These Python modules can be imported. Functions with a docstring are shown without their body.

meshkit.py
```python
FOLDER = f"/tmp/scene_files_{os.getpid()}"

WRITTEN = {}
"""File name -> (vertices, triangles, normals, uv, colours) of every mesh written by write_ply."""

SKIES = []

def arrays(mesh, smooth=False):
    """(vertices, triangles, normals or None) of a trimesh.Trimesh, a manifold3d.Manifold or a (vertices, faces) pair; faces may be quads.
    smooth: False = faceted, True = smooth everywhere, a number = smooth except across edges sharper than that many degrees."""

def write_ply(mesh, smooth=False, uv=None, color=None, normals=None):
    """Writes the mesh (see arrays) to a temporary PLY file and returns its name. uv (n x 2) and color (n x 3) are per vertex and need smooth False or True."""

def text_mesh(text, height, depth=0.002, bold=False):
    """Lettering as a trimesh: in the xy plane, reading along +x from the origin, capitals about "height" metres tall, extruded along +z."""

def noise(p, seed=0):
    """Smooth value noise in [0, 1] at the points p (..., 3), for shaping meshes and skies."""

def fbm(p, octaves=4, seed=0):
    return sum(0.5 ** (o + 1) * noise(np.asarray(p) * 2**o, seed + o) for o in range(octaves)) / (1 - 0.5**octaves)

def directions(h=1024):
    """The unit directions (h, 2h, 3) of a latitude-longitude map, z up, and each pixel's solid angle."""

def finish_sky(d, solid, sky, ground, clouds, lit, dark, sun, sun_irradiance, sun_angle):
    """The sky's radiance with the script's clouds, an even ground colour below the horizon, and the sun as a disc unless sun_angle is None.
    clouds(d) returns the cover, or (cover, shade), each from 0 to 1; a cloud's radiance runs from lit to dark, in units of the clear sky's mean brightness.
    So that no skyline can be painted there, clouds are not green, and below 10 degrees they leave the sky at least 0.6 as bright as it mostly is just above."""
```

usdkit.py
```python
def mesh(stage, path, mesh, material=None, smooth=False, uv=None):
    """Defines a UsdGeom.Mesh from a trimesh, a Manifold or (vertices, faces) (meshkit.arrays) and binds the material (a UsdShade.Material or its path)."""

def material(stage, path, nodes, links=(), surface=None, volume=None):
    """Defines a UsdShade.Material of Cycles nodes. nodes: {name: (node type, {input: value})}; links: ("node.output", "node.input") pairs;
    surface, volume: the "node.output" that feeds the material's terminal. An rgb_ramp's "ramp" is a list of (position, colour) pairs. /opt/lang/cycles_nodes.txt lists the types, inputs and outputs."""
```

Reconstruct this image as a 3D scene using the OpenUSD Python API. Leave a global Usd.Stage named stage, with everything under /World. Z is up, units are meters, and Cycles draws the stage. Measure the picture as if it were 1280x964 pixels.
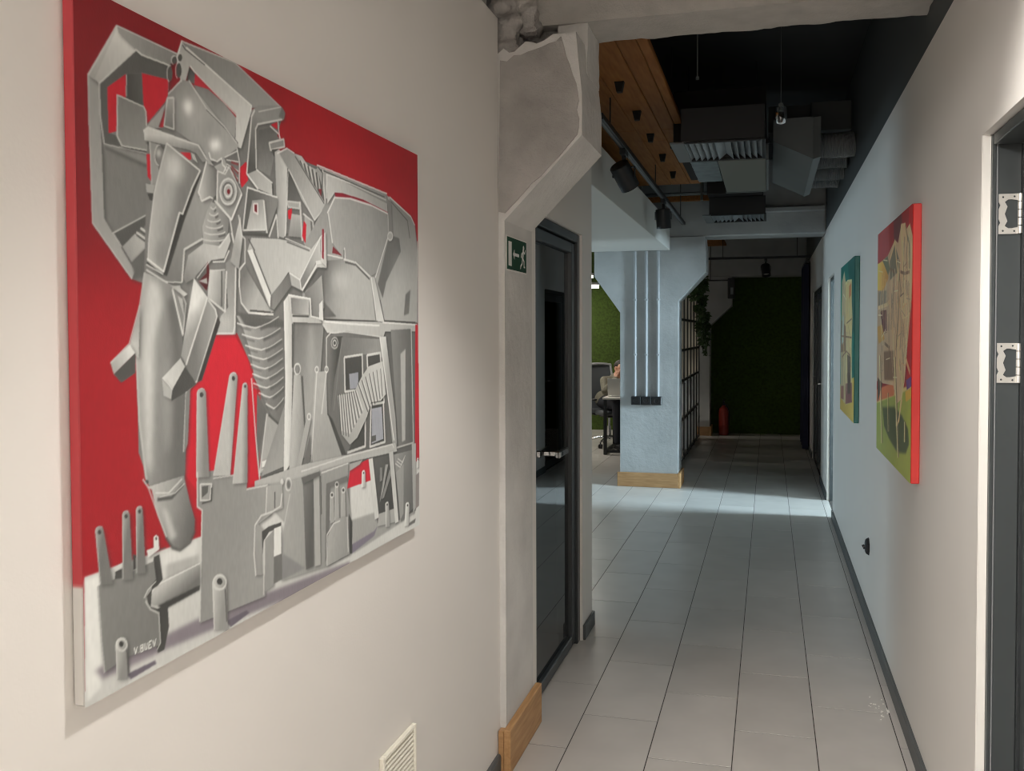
import math, random
import numpy as np, trimesh, usdkit, meshkit
from PIL import Image, ImageDraw
from scipy.ndimage import gaussian_filter, map_coordinates
from shapely.geometry import Polygon, LineString, Point
from shapely import union_all
import manifold3d as m3
from pxr import Usd, UsdGeom, UsdLux, UsdShade, Gf, Sdf, Vt

random.seed(7)
rng = np.random.default_rng(7)
stage = Usd.Stage.CreateInMemory()
UsdGeom.SetStageUpAxis(stage, 'Z')
UsdGeom.Xform.Define(stage, '/World')
UsdGeom.Scope.Define(stage, '/World/Looks')

# ------------------------------------------------------------------ camera
F, CX, CY, YAW, PITCH, ROLL, EYE = 1092.3, 681.9, 447.0, .2504, -.0275, -.0024, 1.5418
fw = np.array([-math.sin(YAW)*math.cos(PITCH), math.cos(YAW)*math.cos(PITCH), math.sin(PITCH)])
r0 = np.array([math.cos(YAW), math.sin(YAW), 0.]); u0 = np.cross(r0, fw)
rt = r0*math.cos(ROLL)+u0*math.sin(ROLL); up = -r0*math.sin(ROLL)+u0*math.cos(ROLL)
cam = UsdGeom.Camera.Define(stage, '/World/camera')
HA = 36.0
cam.CreateHorizontalApertureAttr(HA); cam.CreateVerticalApertureAttr(HA*964/1280)
cam.CreateFocalLengthAttr(HA*F/1280)
cam.CreateHorizontalApertureOffsetAttr((640-CX)/1280*HA)
cam.CreateVerticalApertureOffsetAttr((CY-482)/1280*HA)
cam.CreateClippingRangeAttr(Gf.Vec2f(.05, 200))
M = Gf.Matrix4d(1)
for i, v in enumerate((rt, up, -fw)):
    M.SetRow(i, Gf.Vec4d(*map(float, v), 0))
M.SetRow(3, Gf.Vec4d(0, 0, EYE, 1))
cam.AddTransformOp().Set(M)
cam.GetPrim().CreateAttribute('exposure', Sdf.ValueTypeNames.Float).Set(0.0)

# ------------------------------------------------------------------ light
def rect_light(path, loc, w, h, look, color, power, spread=None):
    L = UsdLux.RectLight.Define(stage, path)
    L.CreateWidthAttr(w); L.CreateHeightAttr(h); L.CreateIntensityAttr(power); L.CreateColorAttr(Gf.Vec3f(*color))
    z = -np.array(look, float); z /= np.linalg.norm(z)
    a = np.array([0, 0, 1.]) if abs(z[2]) < .9 else np.array([0, 1., 0])
    x = np.cross(a, z); x /= np.linalg.norm(x); y = np.cross(z, x)
    m = Gf.Matrix4d(1)
    for i, v in enumerate((x, y, z)): m.SetRow(i, Gf.Vec4d(*map(float, v), 0))
    m.SetRow(3, Gf.Vec4d(*map(float, loc), 1))
    L.AddTransformOp().Set(m)
    return L
LOBBY_L, LOBBY_R, DOWN = 300, 40, 390                         # the warm lamps built with the lobby below
DAY = (.72, .87, 1.0)
# daylight outside the windows of the open office (left) and of the room behind the open door (right)
rect_light('/World/daylight_office', (-7.6, 6.9, 1.6), 3.2, 1.5, (1, 0, -.08), DAY, 20)
rect_light('/World/daylight_room', (3.75, 7.6, 1.7), .75, 1.6, (-1, .08, -.2), DAY, 330)
# sky: a dim even dome, only seen through the windows
dome = UsdLux.DomeLight.Define(stage, '/World/sky')
dome.CreateIntensityAttr(.1); dome.CreateColorAttr(Gf.Vec3f(.75, .87, 1))

# ------------------------------------------------------------------ helpers
used = {}
def path_for(name, parent=None):
    base = (str(parent.GetPath()) if parent is not None else '/World') + '/' + name
    n = used.get(base, 0); used[base] = n+1
    return base if n == 0 else f'{base}_{n:03d}'
def keys(p, label=None, cat=None, group=None, kind=None):
    for k, v in (('label', label), ('category', cat), ('group', group), ('kind', kind)):
        if v: p.SetCustomDataByKey(k, v)
    return p
def obj(name, mesh, m, parent=None, smooth=False, label=None, cat=None, group=None, kind=None):
    g = usdkit.mesh(stage, path_for(name, parent), mesh, m, smooth=smooth)
    return keys(g.GetPrim(), label, cat, group, kind)
def thing(name, label=None, cat=None, loc=(0, 0, 0), rz=0., group=None, kind=None):
    x = UsdGeom.Xform.Define(stage, path_for(name))
    x.AddTranslateOp().Set(Gf.Vec3d(*map(float, loc))); x.AddRotateZOp().Set(math.degrees(rz))
    return keys(x.GetPrim(), label, cat, group, kind)
def copy(src, name, label, cat, loc, rz=0., group=None):
    t = thing(name, label, cat, loc, rz, group)
    t.GetReferences().AddInternalReference(src.GetPath()); t.SetInstanceable(True)
    return t
def bx(x0, x1, y0, y1, z0, z1):
    m = trimesh.creation.box((x1-x0, y1-y0, z1-z0)); m.apply_translation(((x0+x1)/2, (y0+y1)/2, (z0+z1)/2)); return m
def bev(x0, x1, y0, y1, z0, z1, c=.004):
    p = []
    for sx in (0, 1):
        for sy in (0, 1):
            for sz in (0, 1):
                q = np.array([(x0, x1)[sx], (y0, y1)[sy], (z0, z1)[sz]]); d = np.array([1-2*sx, 1-2*sy, 1-2*sz])*c
                for k in range(3):
                    o = d.copy(); o[k] = 0; p.append(q+o)
    return trimesh.convex.convex_hull(np.array(p))
def cat_(*ms): return trimesh.util.concatenate(list(ms))
def tube(pts, r, n=10):
    v, f = [], []
    p = np.asarray(pts, float); t = np.gradient(p, axis=0); t /= np.linalg.norm(t, axis=1, keepdims=True)
    R = np.broadcast_to(r, (len(p),))
    ref = np.array([0, 0, 1.]) if abs(t[0][2]) < .9 else np.array([1., 0, 0])
    for i in range(len(p)):
        a = np.cross(t[i], ref); a /= np.linalg.norm(a); b = np.cross(t[i], a)
        for k in range(n):
            w = 2*math.pi*k/n; v.append(p[i]+R[i]*(math.cos(w)*a+math.sin(w)*b))
    for i in range(len(p)-1):
        for k in range(n):
            a, b = i*n+k, i*n+(k+1) % n
            f += [[a, b, b+n], [a, b+n, a+n]]
    c0, c1 = len(v), len(v)+1; v += [p[0], p[-1]]; e = (len(p)-1)*n
    for k in range(n):
        f += [[c0, (k+1) % n, k], [c1, e+k, e+(k+1) % n]]
    m = trimesh.Trimesh(v, f, process=False); m.fix_normals(); return m
def cyl(a, b, r, n=16, r2=None):
    return tube([a, b], [r, r if r2 is None else r2], n)
def lathe(prof, n=24, loc=(0, 0, 0)):
    m = trimesh.creation.revolve(np.array(prof, float), sections=n); m.apply_translation(loc); return m
def prism_xz(poly, y0, y1):
    """a profile in x and z, extruded along y"""
    m = trimesh.creation.extrude_polygon(Polygon(poly), y1-y0, engine='earcut')
    v = m.vertices.copy(); m.vertices = np.stack([v[:, 0], y0+v[:, 2], v[:, 1]], 1); m.fix_normals(); return m
def flat(shape, plane, x, depth, y0, z0, flip=1):
    """a drawing in (u, z) raised on a wall of constant x: u runs along y"""
    gs = getattr(shape, 'geoms', [shape]); out = []
    for g in gs:
        m = trimesh.creation.extrude_polygon(g, depth, engine='earcut'); v = m.vertices.copy()
        m.vertices = np.stack([x+flip*v[:, 2], y0+v[:, 0], z0+v[:, 1]], 1); m.fix_normals(); out.append(m)
    return cat_(*out)
def lin(c):
    c = np.asarray(c, float)/255.; return np.where(c <= .04045, c/12.92, ((c+.055)/1.055)**2.4)

LOOK = {}
def mat(name, color, rough=.6, metal=0., var=0., scale=6., bump=0., bscale=60., stretch=(1, 1, 1), spec=None, randv=0., color2=None, detail=4):
    n = {'p': ('principled_bsdf', {'base_color': color, 'roughness': rough, 'metallic': metal}),
         'g': ('geometry', {})}
    if spec is not None: n['p'][1]['specular_ior_level'] = spec
    l = []
    src = None
    if var or color2 is not None:
        c2 = color2 if color2 is not None else [min(1, c*(1+var)) for c in color]
        c1 = color if color2 is not None else [c*(1-var) for c in color]
        n['mp'] = ('mapping', {'scale': stretch}); n['n'] = ('noise_texture', {'scale': scale, 'detail': detail})
        n['r'] = ('rgb_ramp', {'ramp': [(.3, c1), (.7, c2)]})
        l += [('g.position', 'mp.vector'), ('mp.vector', 'n.vector'), ('n.fac', 'r.fac')]; src = 'r.color'
    if randv:
        n['oi'] = ('object_info', {}); n['mr'] = ('map_range', {'from_min': 0, 'from_max': 1, 'to_min': 1-randv, 'to_max': 1+randv})
        n['hs'] = ('hsv', {'color': color})
        l += [('oi.random', 'mr.value'), ('mr.result', 'hs.value')]
        if src: l.append((src, 'hs.color'))
        src = 'hs.color'
    if src: l.append((src, 'p.base_color'))
    if bump:
        n['mb'] = ('mapping', {'scale': stretch}); n['nb'] = ('noise_texture', {'scale': bscale, 'detail': 5, 'roughness': .6}); n['b'] = ('bump', {'strength': bump, 'distance': .01})
        l += [('g.position', 'mb.vector'), ('mb.vector', 'nb.vector'), ('nb.fac', 'b.height'), ('b.normal', 'p.normal')]
    m = usdkit.material(stage, '/World/Looks/'+name, n, l, surface='p.BSDF'); LOOK[name] = m; return m
def emit(name, color, power):
    m = usdkit.material(stage, '/World/Looks/'+name, {'e': ('emission', {'color': color, 'strength': power})}, [], surface='e.emission'); LOOK[name] = m; return m

white_wall = mat('white_wall', (.77, .74, .70), .55, var=.015, scale=2, bump=.04, bscale=140)
reveal = mat('reveal_paint', (.84, .82, .77), .5)
concrete = mat('painted_concrete', (.64, .625, .60), .75, var=.10, scale=4.5, bump=.7, bscale=20)
rough_conc = mat('rough_concrete', (.46, .435, .41), .85, var=.3, scale=9, bump=1., bscale=45)
beam_m = mat('beam_plaster', (.46, .44, .41), .8, var=.10, scale=12, bump=.4, bscale=70)
beam_grey = mat('grey_beam_plaster', (.36, .365, .36), .8, var=.08, scale=6, bump=.3, bscale=40)
black_ceil = mat('black_ceiling', (.022, .022, .022), .8, var=.2, scale=3)
dark_band = mat('dark_grey_paint', (.075, .08, .08), .6)
base_m = mat('grey_baseboard', (.085, .093, .095), .45)
tile_m = mat('floor_tile', (.53, .505, .475), .32, var=.05, scale=5, randv=.05, bump=.03, bscale=8)
grout = mat('grout', (.06, .055, .05), .9)
wood = mat('pine', (.42, .22, .085), .5, color2=(.56, .33, .15), scale=5, stretch=(14, 1.6, 14), randv=.10)
wood_x = mat('pine_across', (.36, .19, .08), .5, color2=(.50, .29, .13), scale=5, stretch=(1.6, 14, 14), randv=.05)
ply = mat('orange_pine', (.21, .08, .018), .65, spec=.15, color2=(.31, .13, .036), scale=4, stretch=(12, 1.2, 12), randv=.12)
hole_m = mat('black_bracket', (.006, .005, .004), .8)
frame_m = mat('door_frame_grey', (.055, .063, .065), .38)
frame_d = mat('door_frame_dark', (.03, .034, .036), .35)
black = mat('black_metal', (.012, .012, .013), .42)
black_p = mat('black_plastic', (.015, .015, .016), .5)
chrome = mat('chrome', (.75, .75, .75), .12, 1.)
steel = mat('hinge_steel', (.72, .70, .65), .35, .45)
duct_grey = mat('duct_grey', (.13, .14, .14), .5, var=.06, scale=5)
hose_m = mat('hose_grey', (.22, .23, .23), .5)
duct_dark = mat('duct_brown', (.022, .019, .018), .8, spec=.2)
duct_run_m = mat('duct_dark_grey', (.075, .08, .08), .6, spec=.3)
duct_beige = mat('duct_beige', (.17, .17, .145), .5)
duct_wrap = mat('foil_wrap', (.16, .20, .215), .4, var=.25, scale=14, bump=.3, bscale=30)
slat_m = mat('diffuser_slat', (.24, .27, .29), .4)
moss = mat('moss', (.04, .065, .010), .95, color2=(.075, .13, .018), scale=28, bump=1., bscale=120)
moss_dark = moss
curtain_m = mat('navy_cloth', (.012, .016, .045), .85)
cream = mat('cream_plastic', (.86, .83, .72), .4)
sign_green = mat('sign_green', (.012, .06, .032), .7, spec=.2)
sign_white = mat('sign_white', (.74, .72, .68), .5)
conduit_m = mat('conduit_white', (.40, .41, .42), .65, spec=.2)
soff = mat('bulkhead_white', (.64, .62, .58), .6)
col_blue = mat('column_paint', (.43, .435, .43), .75, var=.10, scale=3.5, bump=.45, bscale=22)
red_m = mat('extinguisher_red', (.30, .03, .02), .3)
skin = mat('skin', (.56, .31, .21), .5)
shirt = mat('olive_shirt', (.17, .16, .12), .85, var=.15, scale=30)
hair_m = mat('dark_hair', (.02, .014, .01), .6)
trouser = mat('dark_trousers', (.02, .022, .03), .85)
alu = mat('laptop_silver', (.58, .57, .54), .35, .3)
desk_w = mat('desk_white', (.66, .63, .58), .4)
mesh_grey = mat('chair_mesh', (.10, .11, .12), .7)
chair_grey = mat('chair_frame', (.42, .43, .44), .45)
leaf_m = mat('leaf', (.02, .05, .012), .5, color2=(.05, .10, .025), scale=20)
white_box = mat('white_box', (.86, .86, .85), .5, randv=.08)
board = mat('shelf_board', (.50, .47, .42), .5, randv=.15)
cream_b = mat('cream_board', (.66, .62, .53), .6, randv=.12)
clear = usdkit.material(stage, '/World/Looks/glass_pane', {'t': ('transparent_bsdf', {'color': (.80, .84, .84)}), 'g': ('glossy_bsdf', {'color': (1, 1, 1), 'roughness': .01}), 'f': ('fresnel', {'IOR': 1.9}), 'm': ('mix_closure', {})},
                        [('f.fac', 'm.fac'), ('t.BSDF', 'm.closure1'), ('g.BSDF', 'm.closure2')], surface='m.closure')
bulb_glass = clear

# ------------------------------------------------------------------ floor: bevelled tiles 0.3 x 0.6 m in running bond
def project(P):
    d = np.asarray(P, float)-[0, 0, EYE]; z = d@fw
    return (CX+F*(d@rt)/z, CY-F*(d@up)/z) if z > .2 else None
X1, Y0T = -.722, 3.428
floor = thing('floor', kind='structure')
obj('grout', bx(-7.2, .66, -3, 14.2, -.12, -.0014), grout, floor)
def tile(x0, x1, y0, y1):
    return trimesh.convex.convex_hull(np.array([(x, y, z) for x in (x0, x1) for y in (y0, y1) for z in (-.02, -.0007)] +
                                               [(x, y, 0) for x in (x0+.0008, x1-.0008) for y in (y0+.0008, y1-.0008)]))
rest, shown = [], []
g_ = .0019
for n in range(-19, 7):
    xa, xb = X1+.3*(n-1)+g_, X1+.3*n-g_
    xb = min(xb, .535)
    if xb-xa < .02: continue
    for k in range(-12, 20):
        ya = Y0T+.6*k+(.3 if n % 2 == 0 else 0)+g_; yb = ya+.6-2*g_
        if yb < -2.9 or ya > 13.9: continue
        t = tile(xa, xb, ya, min(yb, 13.9))
        q = [project((x, y, 0)) for x in (xa, xb) for y in (ya, yb)]
        vis = all(p is not None for p in q) and min(p[1] for p in q) < 975 and max(p[0] for p in q) > (672 if yb < 4.6 else 736) and ya < 13.7 and \
            (xb > -.95 or (yb > 4.4 and min(p[0] for p in q) < (790 if ya > 8.9 else 900)))
        (shown if vis else rest).append(t)
for t in shown[:300]: obj('tile', t, tile_m, floor)
obj('tile_field', cat_(*(rest+shown[300:])), tile_m, floor, kind='stuff')
print('tiles shown', len(shown), 'rest', len(rest))

# ------------------------------------------------------------------ walls
WL, WR = -.915, .52
w = thing('wall_left', kind='structure')
obj('wall_panel', bx(-1.08, WL, .42, 2.92, 0, 2.632), white_wall, w)
obj('wall_panel', bx(-1.08, -.955, .521, 2.92, 2.632, 2.98), rough_conc, w)
# the wall with the glass door, behind the first column
dw = thing('wall_office', kind='structure')
obj('wall_panel', bx(-1.05, -.90, 3.28, 3.36, 0, 3.22), white_wall, dw)
obj('wall_panel', bx(-1.05, -.90, 4.255, 4.495, 0, 3.22), white_wall, dw)
obj('wall_panel', bx(-1.05, -.90, 3.36, 4.255, 2.03, 3.22), white_wall, dw)
obj('wall_panel', bx(-7.0, -1.05, 4.395, 4.495, 0, 3.22), white_wall, dw)
obj('baseboard', bev(-.90, -.886, 4.262, 4.509, 0, .075, .003), base_m, dw)
obj('baseboard', bev(-7.0, -.886, 4.495, 4.509, 0, .075, .003), base_m, dw)
# right wall with three doorways
D1, D2, D3 = (1.45, 2.43), (7.62, 8.40), (9.38, 11.20)
HD = 2.04
w = thing('wall_right', kind='structure')
TOPR = 2.515
for a, b in ((.42, D1[0]), (D1[1], D2[0]), (D2[1], D3[0]), (D3[1], 13.75)):
    obj('wall_panel', bx(WR, WR+.20, a, b, 0, TOPR), white_wall, w)
for a, b in (D1, D2, D3):
    obj('wall_panel', bx(WR, WR+.20, a, b, HD, TOPR), white_wall, w)
obj('painted_band', bx(WR+.004, WR+.2, .521, 13.75, TOPR, 3.25), dark_band, w)
bb = thing('baseboard_right', kind='structure')
for a, b in ((.42, D1[0]), (D1[1]+.001, D2[0]-.02), (D2[1]+.01, D3[0]), (D3[1], 13.7)):
    obj('baseboard', trimesh.convex.convex_hull(np.array([(WR+dx, y, z) for y in (a, b) for dx, z in ((-.013, 0), (-.013, .062), (-.009, .07), (0, .07), (0, 0))])), base_m, bb)
bb = thing('baseboard_left', kind='structure')
obj('baseboard', trimesh.convex.convex_hull(np.array([(WL+dx, y, z) for y in (.42, 2.885) for dx, z in ((.013, 0), (.013, .062), (.009, .07), (0, .07), (0, 0))])), base_m, bb)
# far end and open office
obj('wall_far', bx(-7.2, .72, 13.92, 14.05, 0, 3.25), white_wall, kind='structure')
obj('wall_partition', bx(-7.0, -3.0, 8.95, 9.05, 0, 2.9), white_wall, kind='structure')
wo = thing('wall_window', kind='structure')
for a, b, c, d in ((4.395, 5.4, 0, 3.25), (8.5, 14, 0, 3.25), (5.4, 8.5, 0, .9), (5.4, 8.5, 2.65, 3.25)):
    obj('wall_panel', bx(-7.2, -7.0, a, b, c, d), white_wall, wo)
wn = thing('window_1', kind='structure')
for y in np.linspace(5.43, 8.47, 4): obj('window_frame', bx(-7.15, -7.06, y-.03, y+.03, .9, 2.65), sign_white, wn)
for z in (.93, 2.62): obj('window_frame', bx(-7.15, -7.06, 5.4, 8.5, z-.03, z+.03), sign_white, wn)
obj('pane', bx(-7.112, -7.106, 5.42, 8.48, .92, 2.63), clear, wn)
# the room behind the open doorway on the right
rm = thing('wall_side_room', kind='structure')
obj('room_floor', bx(.55, 3.6, 6.6, 9.3, -.12, -.002), tile_m, rm)
obj('wall_panel', bx(.72, 3.6, 6.5, 6.6, 0, 2.9), white_wall, rm)
obj('wall_panel', bx(.72, 3.6, 9.25, 9.35, 0, 2.9), white_wall, rm)
obj('wall_panel', bx(.72, 3.6, 6.6, 9.25, 2.8, 2.9), white_wall, rm)
for a, b, c, d in ((6.6, 6.95, 0, 2.8), (8.25, 9.25, 0, 2.8), (6.95, 8.25, 0, .85), (6.95, 8.25, 2.5, 2.8)):
    obj('wall_panel', bx(3.5, 3.6, a, b, c, d), white_wall, rm)
wn = thing('window_2', kind='structure')
for y in (6.98, 8.22): obj('window_frame', bx(3.52, 3.58, y-.03, y+.03, .85, 2.5), sign_white, wn)
for z in (.88, 2.47): obj('window_frame', bx(3.52, 3.58, 6.95, 8.25, z-.03, z+.03), sign_white, wn)
obj('pane', bx(3.548, 3.553, 6.97, 8.23, .87, 2.48), clear, wn)
rect_light('/World/left_room_light', (-2.2, 2.8, 2.72), .6, .6, (0, 0, -1), (.85, .92, 1), 3.0)
# dark rooms behind the other doors
for nm, x0, x1, y0, y1 in (('wall_left_room', -3.2, -1.05, 1.2, 4.395), ('wall_near_room', .72, 2.6, .6, 3.6), ('wall_far_room', .72, 2.6, 9.4, 11.9)):
    q = thing(nm, kind='structure'); e = .06
    obj('room_floor', bx(x0, x1, y0, y1, -.10, -.003), tile_m, q)
    obj('wall_panel', bx(x0 if x0 < -2 else x1-e, x0+e if x0 < -2 else x1, y0, y1, 0, 2.75), white_wall, q)
    obj('wall_panel', bx(x0, x1, y0-e, y0, 0, 2.75), white_wall, q)
    if nm != 'wall_left_room': obj('wall_panel', bx(x0, x1, y1, y1+e, 0, 2.75), white_wall, q)
    obj('room_ceiling', bx(x0, x1, y0-e, y1+e, 2.75, 2.82), white_wall, q)

# ------------------------------------------------------------------ ceilings, beams
c = thing('ceiling', kind='structure')
obj('ceiling_slab', bx(-1.2, .72, .42, 3.05, 2.98, 3.1), rough_conc, c)
obj('ceiling_slab', bx(-7.2, .72, 3.05, 14.05, 3.22, 3.35), black_ceil, c)
def rough_box(x0, x1, y0, y1, z0, z1, amp, step=.02, freq=14, seed=1):
    m = m3.Manifold(m3.Mesh(vert_properties=np.array(bx(x0, x1, y0, y1, z0, z1).vertices, np.float32), tri_verts=np.array(bx(x0, x1, y0, y1, z0, z1).faces, np.uint32))).refine_to_length(step)
    q = m.to_mesh(); v = q.vert_properties[:, :3].astype(float); c0 = np.array([(x0+x1)/2, (y0+y1)/2, (z0+z1)/2])
    d = np.sign(v-c0)*(np.abs(np.abs(v-c0)-np.array([x1-x0, y1-y0, z1-z0])/2) < 1e-5)
    n = meshkit.fbm(v*freq, 4, seed)-.5
    return trimesh.Trimesh(v+d*(n[:, None])*amp*2, q.tri_verts, process=False)
b = thing('ceiling_beam', 'near rough plastered concrete beam crossing the corridor above the first column', 'beam')
obj('beam_body', rough_box(-.84, .523, 3.05, 3.28, 2.64, 3.24, .006, .025, 18, 3), beam_m, b, smooth=40)
b = thing('ceiling_beam', 'pale concrete beam crossing the corridor above the column with socket boxes', 'beam')
obj('beam_body', bev(-1.76, .524, 8.74, 9.08, 2.49, 3.22, .012), beam_grey, b)
obj('ledge', bev(-.09, .51, 8.66, 8.74, 2.70, 2.745, .006), beam_grey, b)
b = thing('ceiling_beam', 'farthest grey beam in front of the dark green end wall', 'beam')
obj('beam_body', bev(-1.8, .524, 13.3, 13.65, 2.38, 3.22, .012), beam_grey, b)

# ------------------------------------------------------------------ columns with haunches
def column(y, label, top, seed, tip=.275, zt=2.215, zb=1.935, jag=False, xr=-.893, cm=None):
    t = thing('concrete_column', label, 'column')
    xl = xr-.58
    pr = [(xl, 0), (xr, 0), (xr, zb), (xr+tip, zt), (xr+tip, 2.36), (xr+tip-.012, 2.47)]
    if jag:
        xs = np.linspace(xr+tip-.02, xr-.04, 16); r_ = np.random.default_rng(seed)
        pr += [(x, 2.575-.075*(xr+tip-x)/tip*.8+r_.normal()*.008) for x in xs]
        pr += [(xl-.27, 2.54), (xl-.27, zt), (xl, zb-.05)]
    else:
        pr += [(xr+tip-.012, top), (xl-tip+.005, top), (xl-tip+.005, zt-.03), (xl, zb-.11)]
    obj('shaft', prism_xz(pr, y, y+.36), cm or concrete, t, label='white painted rough concrete shaft with flared haunch')
    return t
C1, C2, C3 = 2.92, 8.72, 13.3
col1 = column(C1, 'nearest rough concrete column with flared top, beside the large red and grey painting', 2.6, 5, jag=True)
col2 = column(C2, 'bluish white concrete column with three conduits and black socket boxes', 2.49, 6, zt=2.145, zb=1.86, xr=-.873, tip=.27, cm=col_blue)
col3 = column(C3, 'farthest shadowed concrete column past the shelving, beside the green end wall', 2.38, 7, zt=1.95, zb=1.65, xr=-.86, tip=.32, cm=col_blue)
raw = mat('raw_concrete', (.40, .378, .355), .85, var=.22, scale=5, bump=1., bscale=26)
r_ = np.random.default_rng(12); jt = lambda: r_.normal()*.0035
cap = [(-.912, 1.965+jt())]+[(x, 1.953+(x+.893)*1.0+jt()) for x in np.linspace(-.89, -.632, 9)]+[(-.628+jt(), z) for z in np.linspace(2.24, 2.36, 5)]+[(-.634-.3*(z-2.36)+jt(), z) for z in np.linspace(2.39, 2.55, 6)]+[(x, 2.55-.07*(-.66-x)/.25+jt()*1.5) for x in np.linspace(-.68, -.905, 10)]
obj('capital_face', prism_xz(cap, C1-.007, C1-.0005), raw, col1, label='raw grey concrete face of the capital')
# broken rough concrete above the first column
obj('neck', rough_box(-.735, -.628, 3.065, 3.279, 2.46, 2.66, .005, .02, 16, 8), concrete, col1, smooth=50)
obj('broken_concrete', cat_(rough_box(-1.5, -.68, 3.12, 3.27, 2.40, 2.98, .012, .025, 16, 9), rough_box(-.955, -.855, 2.955, 3.1, 2.50, 2.97, .05, .011, 19, 11), rough_box(-.87, -.80, 2.985, 3.1, 2.60, 2.97, .04, .011, 22, 13)), rough_conc, col1, smooth=50, label='broken rough concrete at the column head')
def plinth(col, y, xr, wx, h, th=.026, board_m=wood):
    e = .012
    obj('plinth_board', bev(xr, xr+th, y-th, y+.36+e, 0, h, .003), wood, col, label='pine plinth board')
    obj('plinth_board', bev(xr-wx-th, xr-.001, y-th, y, 0, h-.006, .003), wood_x, col, label='pine plinth board')
obj('plinth_board', bev(-.893, -.867, 2.883, 3.318, 0, .157, .003), wood, col1, label='pine plinth board')
obj('plinth_board', bev(-.913, -.8935, 2.888, 2.919, 0, .15, .002), wood_x, col1, label='short pine plinth end')
plinth(col2, C2, -.873, .58, .148)
plinth(col3, C3, -.86, .58, .14)

# ------------------------------------------------------------------ white bulkhead, glass door, doors on the right
bk = obj('bulkhead', cat_(bev(-5.0, -.955, 4.5, 8.715, 2.365, 2.64, .004)), soff, kind='structure')
gd = thing('door_1', kind='structure')          # glass door on the left, behind the first column
xg = -.945
for a, b, c, d in ((3.362, 3.41, 0, 2.028), (4.20, 4.254, 0, 2.028), (3.41, 4.20, 1.985, 2.028)):
    obj('door_frame', bev(-1.0, -.912, a, b, c, d, .004), frame_d, gd)
for a, b, c, d in ((3.412, 3.455, .012, 1.98), (4.13, 4.197, .012, 1.98), (3.455, 4.13, .012, .062), (3.455, 4.13, 1.93, 1.98)):
    obj('leaf_frame', bev(-.975, -.925, a, b, c, d, .004), frame_d, gd)
obj('glass_pane', bx(-.956, -.944, 3.456, 4.129, .063, 1.929), clear, gd)
h = obj('door_handle', cat_(bev(-.912, -.888, 3.73, 3.90, .99, 1.022, .005), bev(-.944, -.888, 3.76, 3.785, .995, 1.017, .003)), chrome, gd, label='silver lever handle')
# nearest door on the right: open, only the far jamb with its hinges is in view
d1 = thing('door_2', kind='structure')
JY = D1[1]
obj('reveal', bx(WR+.001, WR+.0205, JY-.004, JY+.0, 0, HD), reveal, d1)
jm = lambda x0, x1, dy, m: obj('door_frame', bev(x0, x1, JY-dy, JY-.001, 0, HD-.002, .0015), m, d1)
jm(WR+.021, WR+.030, .020, frame_m); jm(WR+.030, WR+.035, .014, conduit_m); jm(WR+.035, WR+.088, .016, frame_m); jm(WR+.088, WR+.100, .028, frame_d); jm(WR+.100, WR+.199, .012, frame_m)
obj('door_frame', bev(WR+.021, WR+.199, D1[0], JY-.029, HD-.03, HD-.002, .002), frame_m, d1)
obj('door_frame', bev(WR+.021, WR+.199, D1[0]+.001, D1[0]+.02, 0, HD-.034, .002), frame_m, d1)
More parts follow.
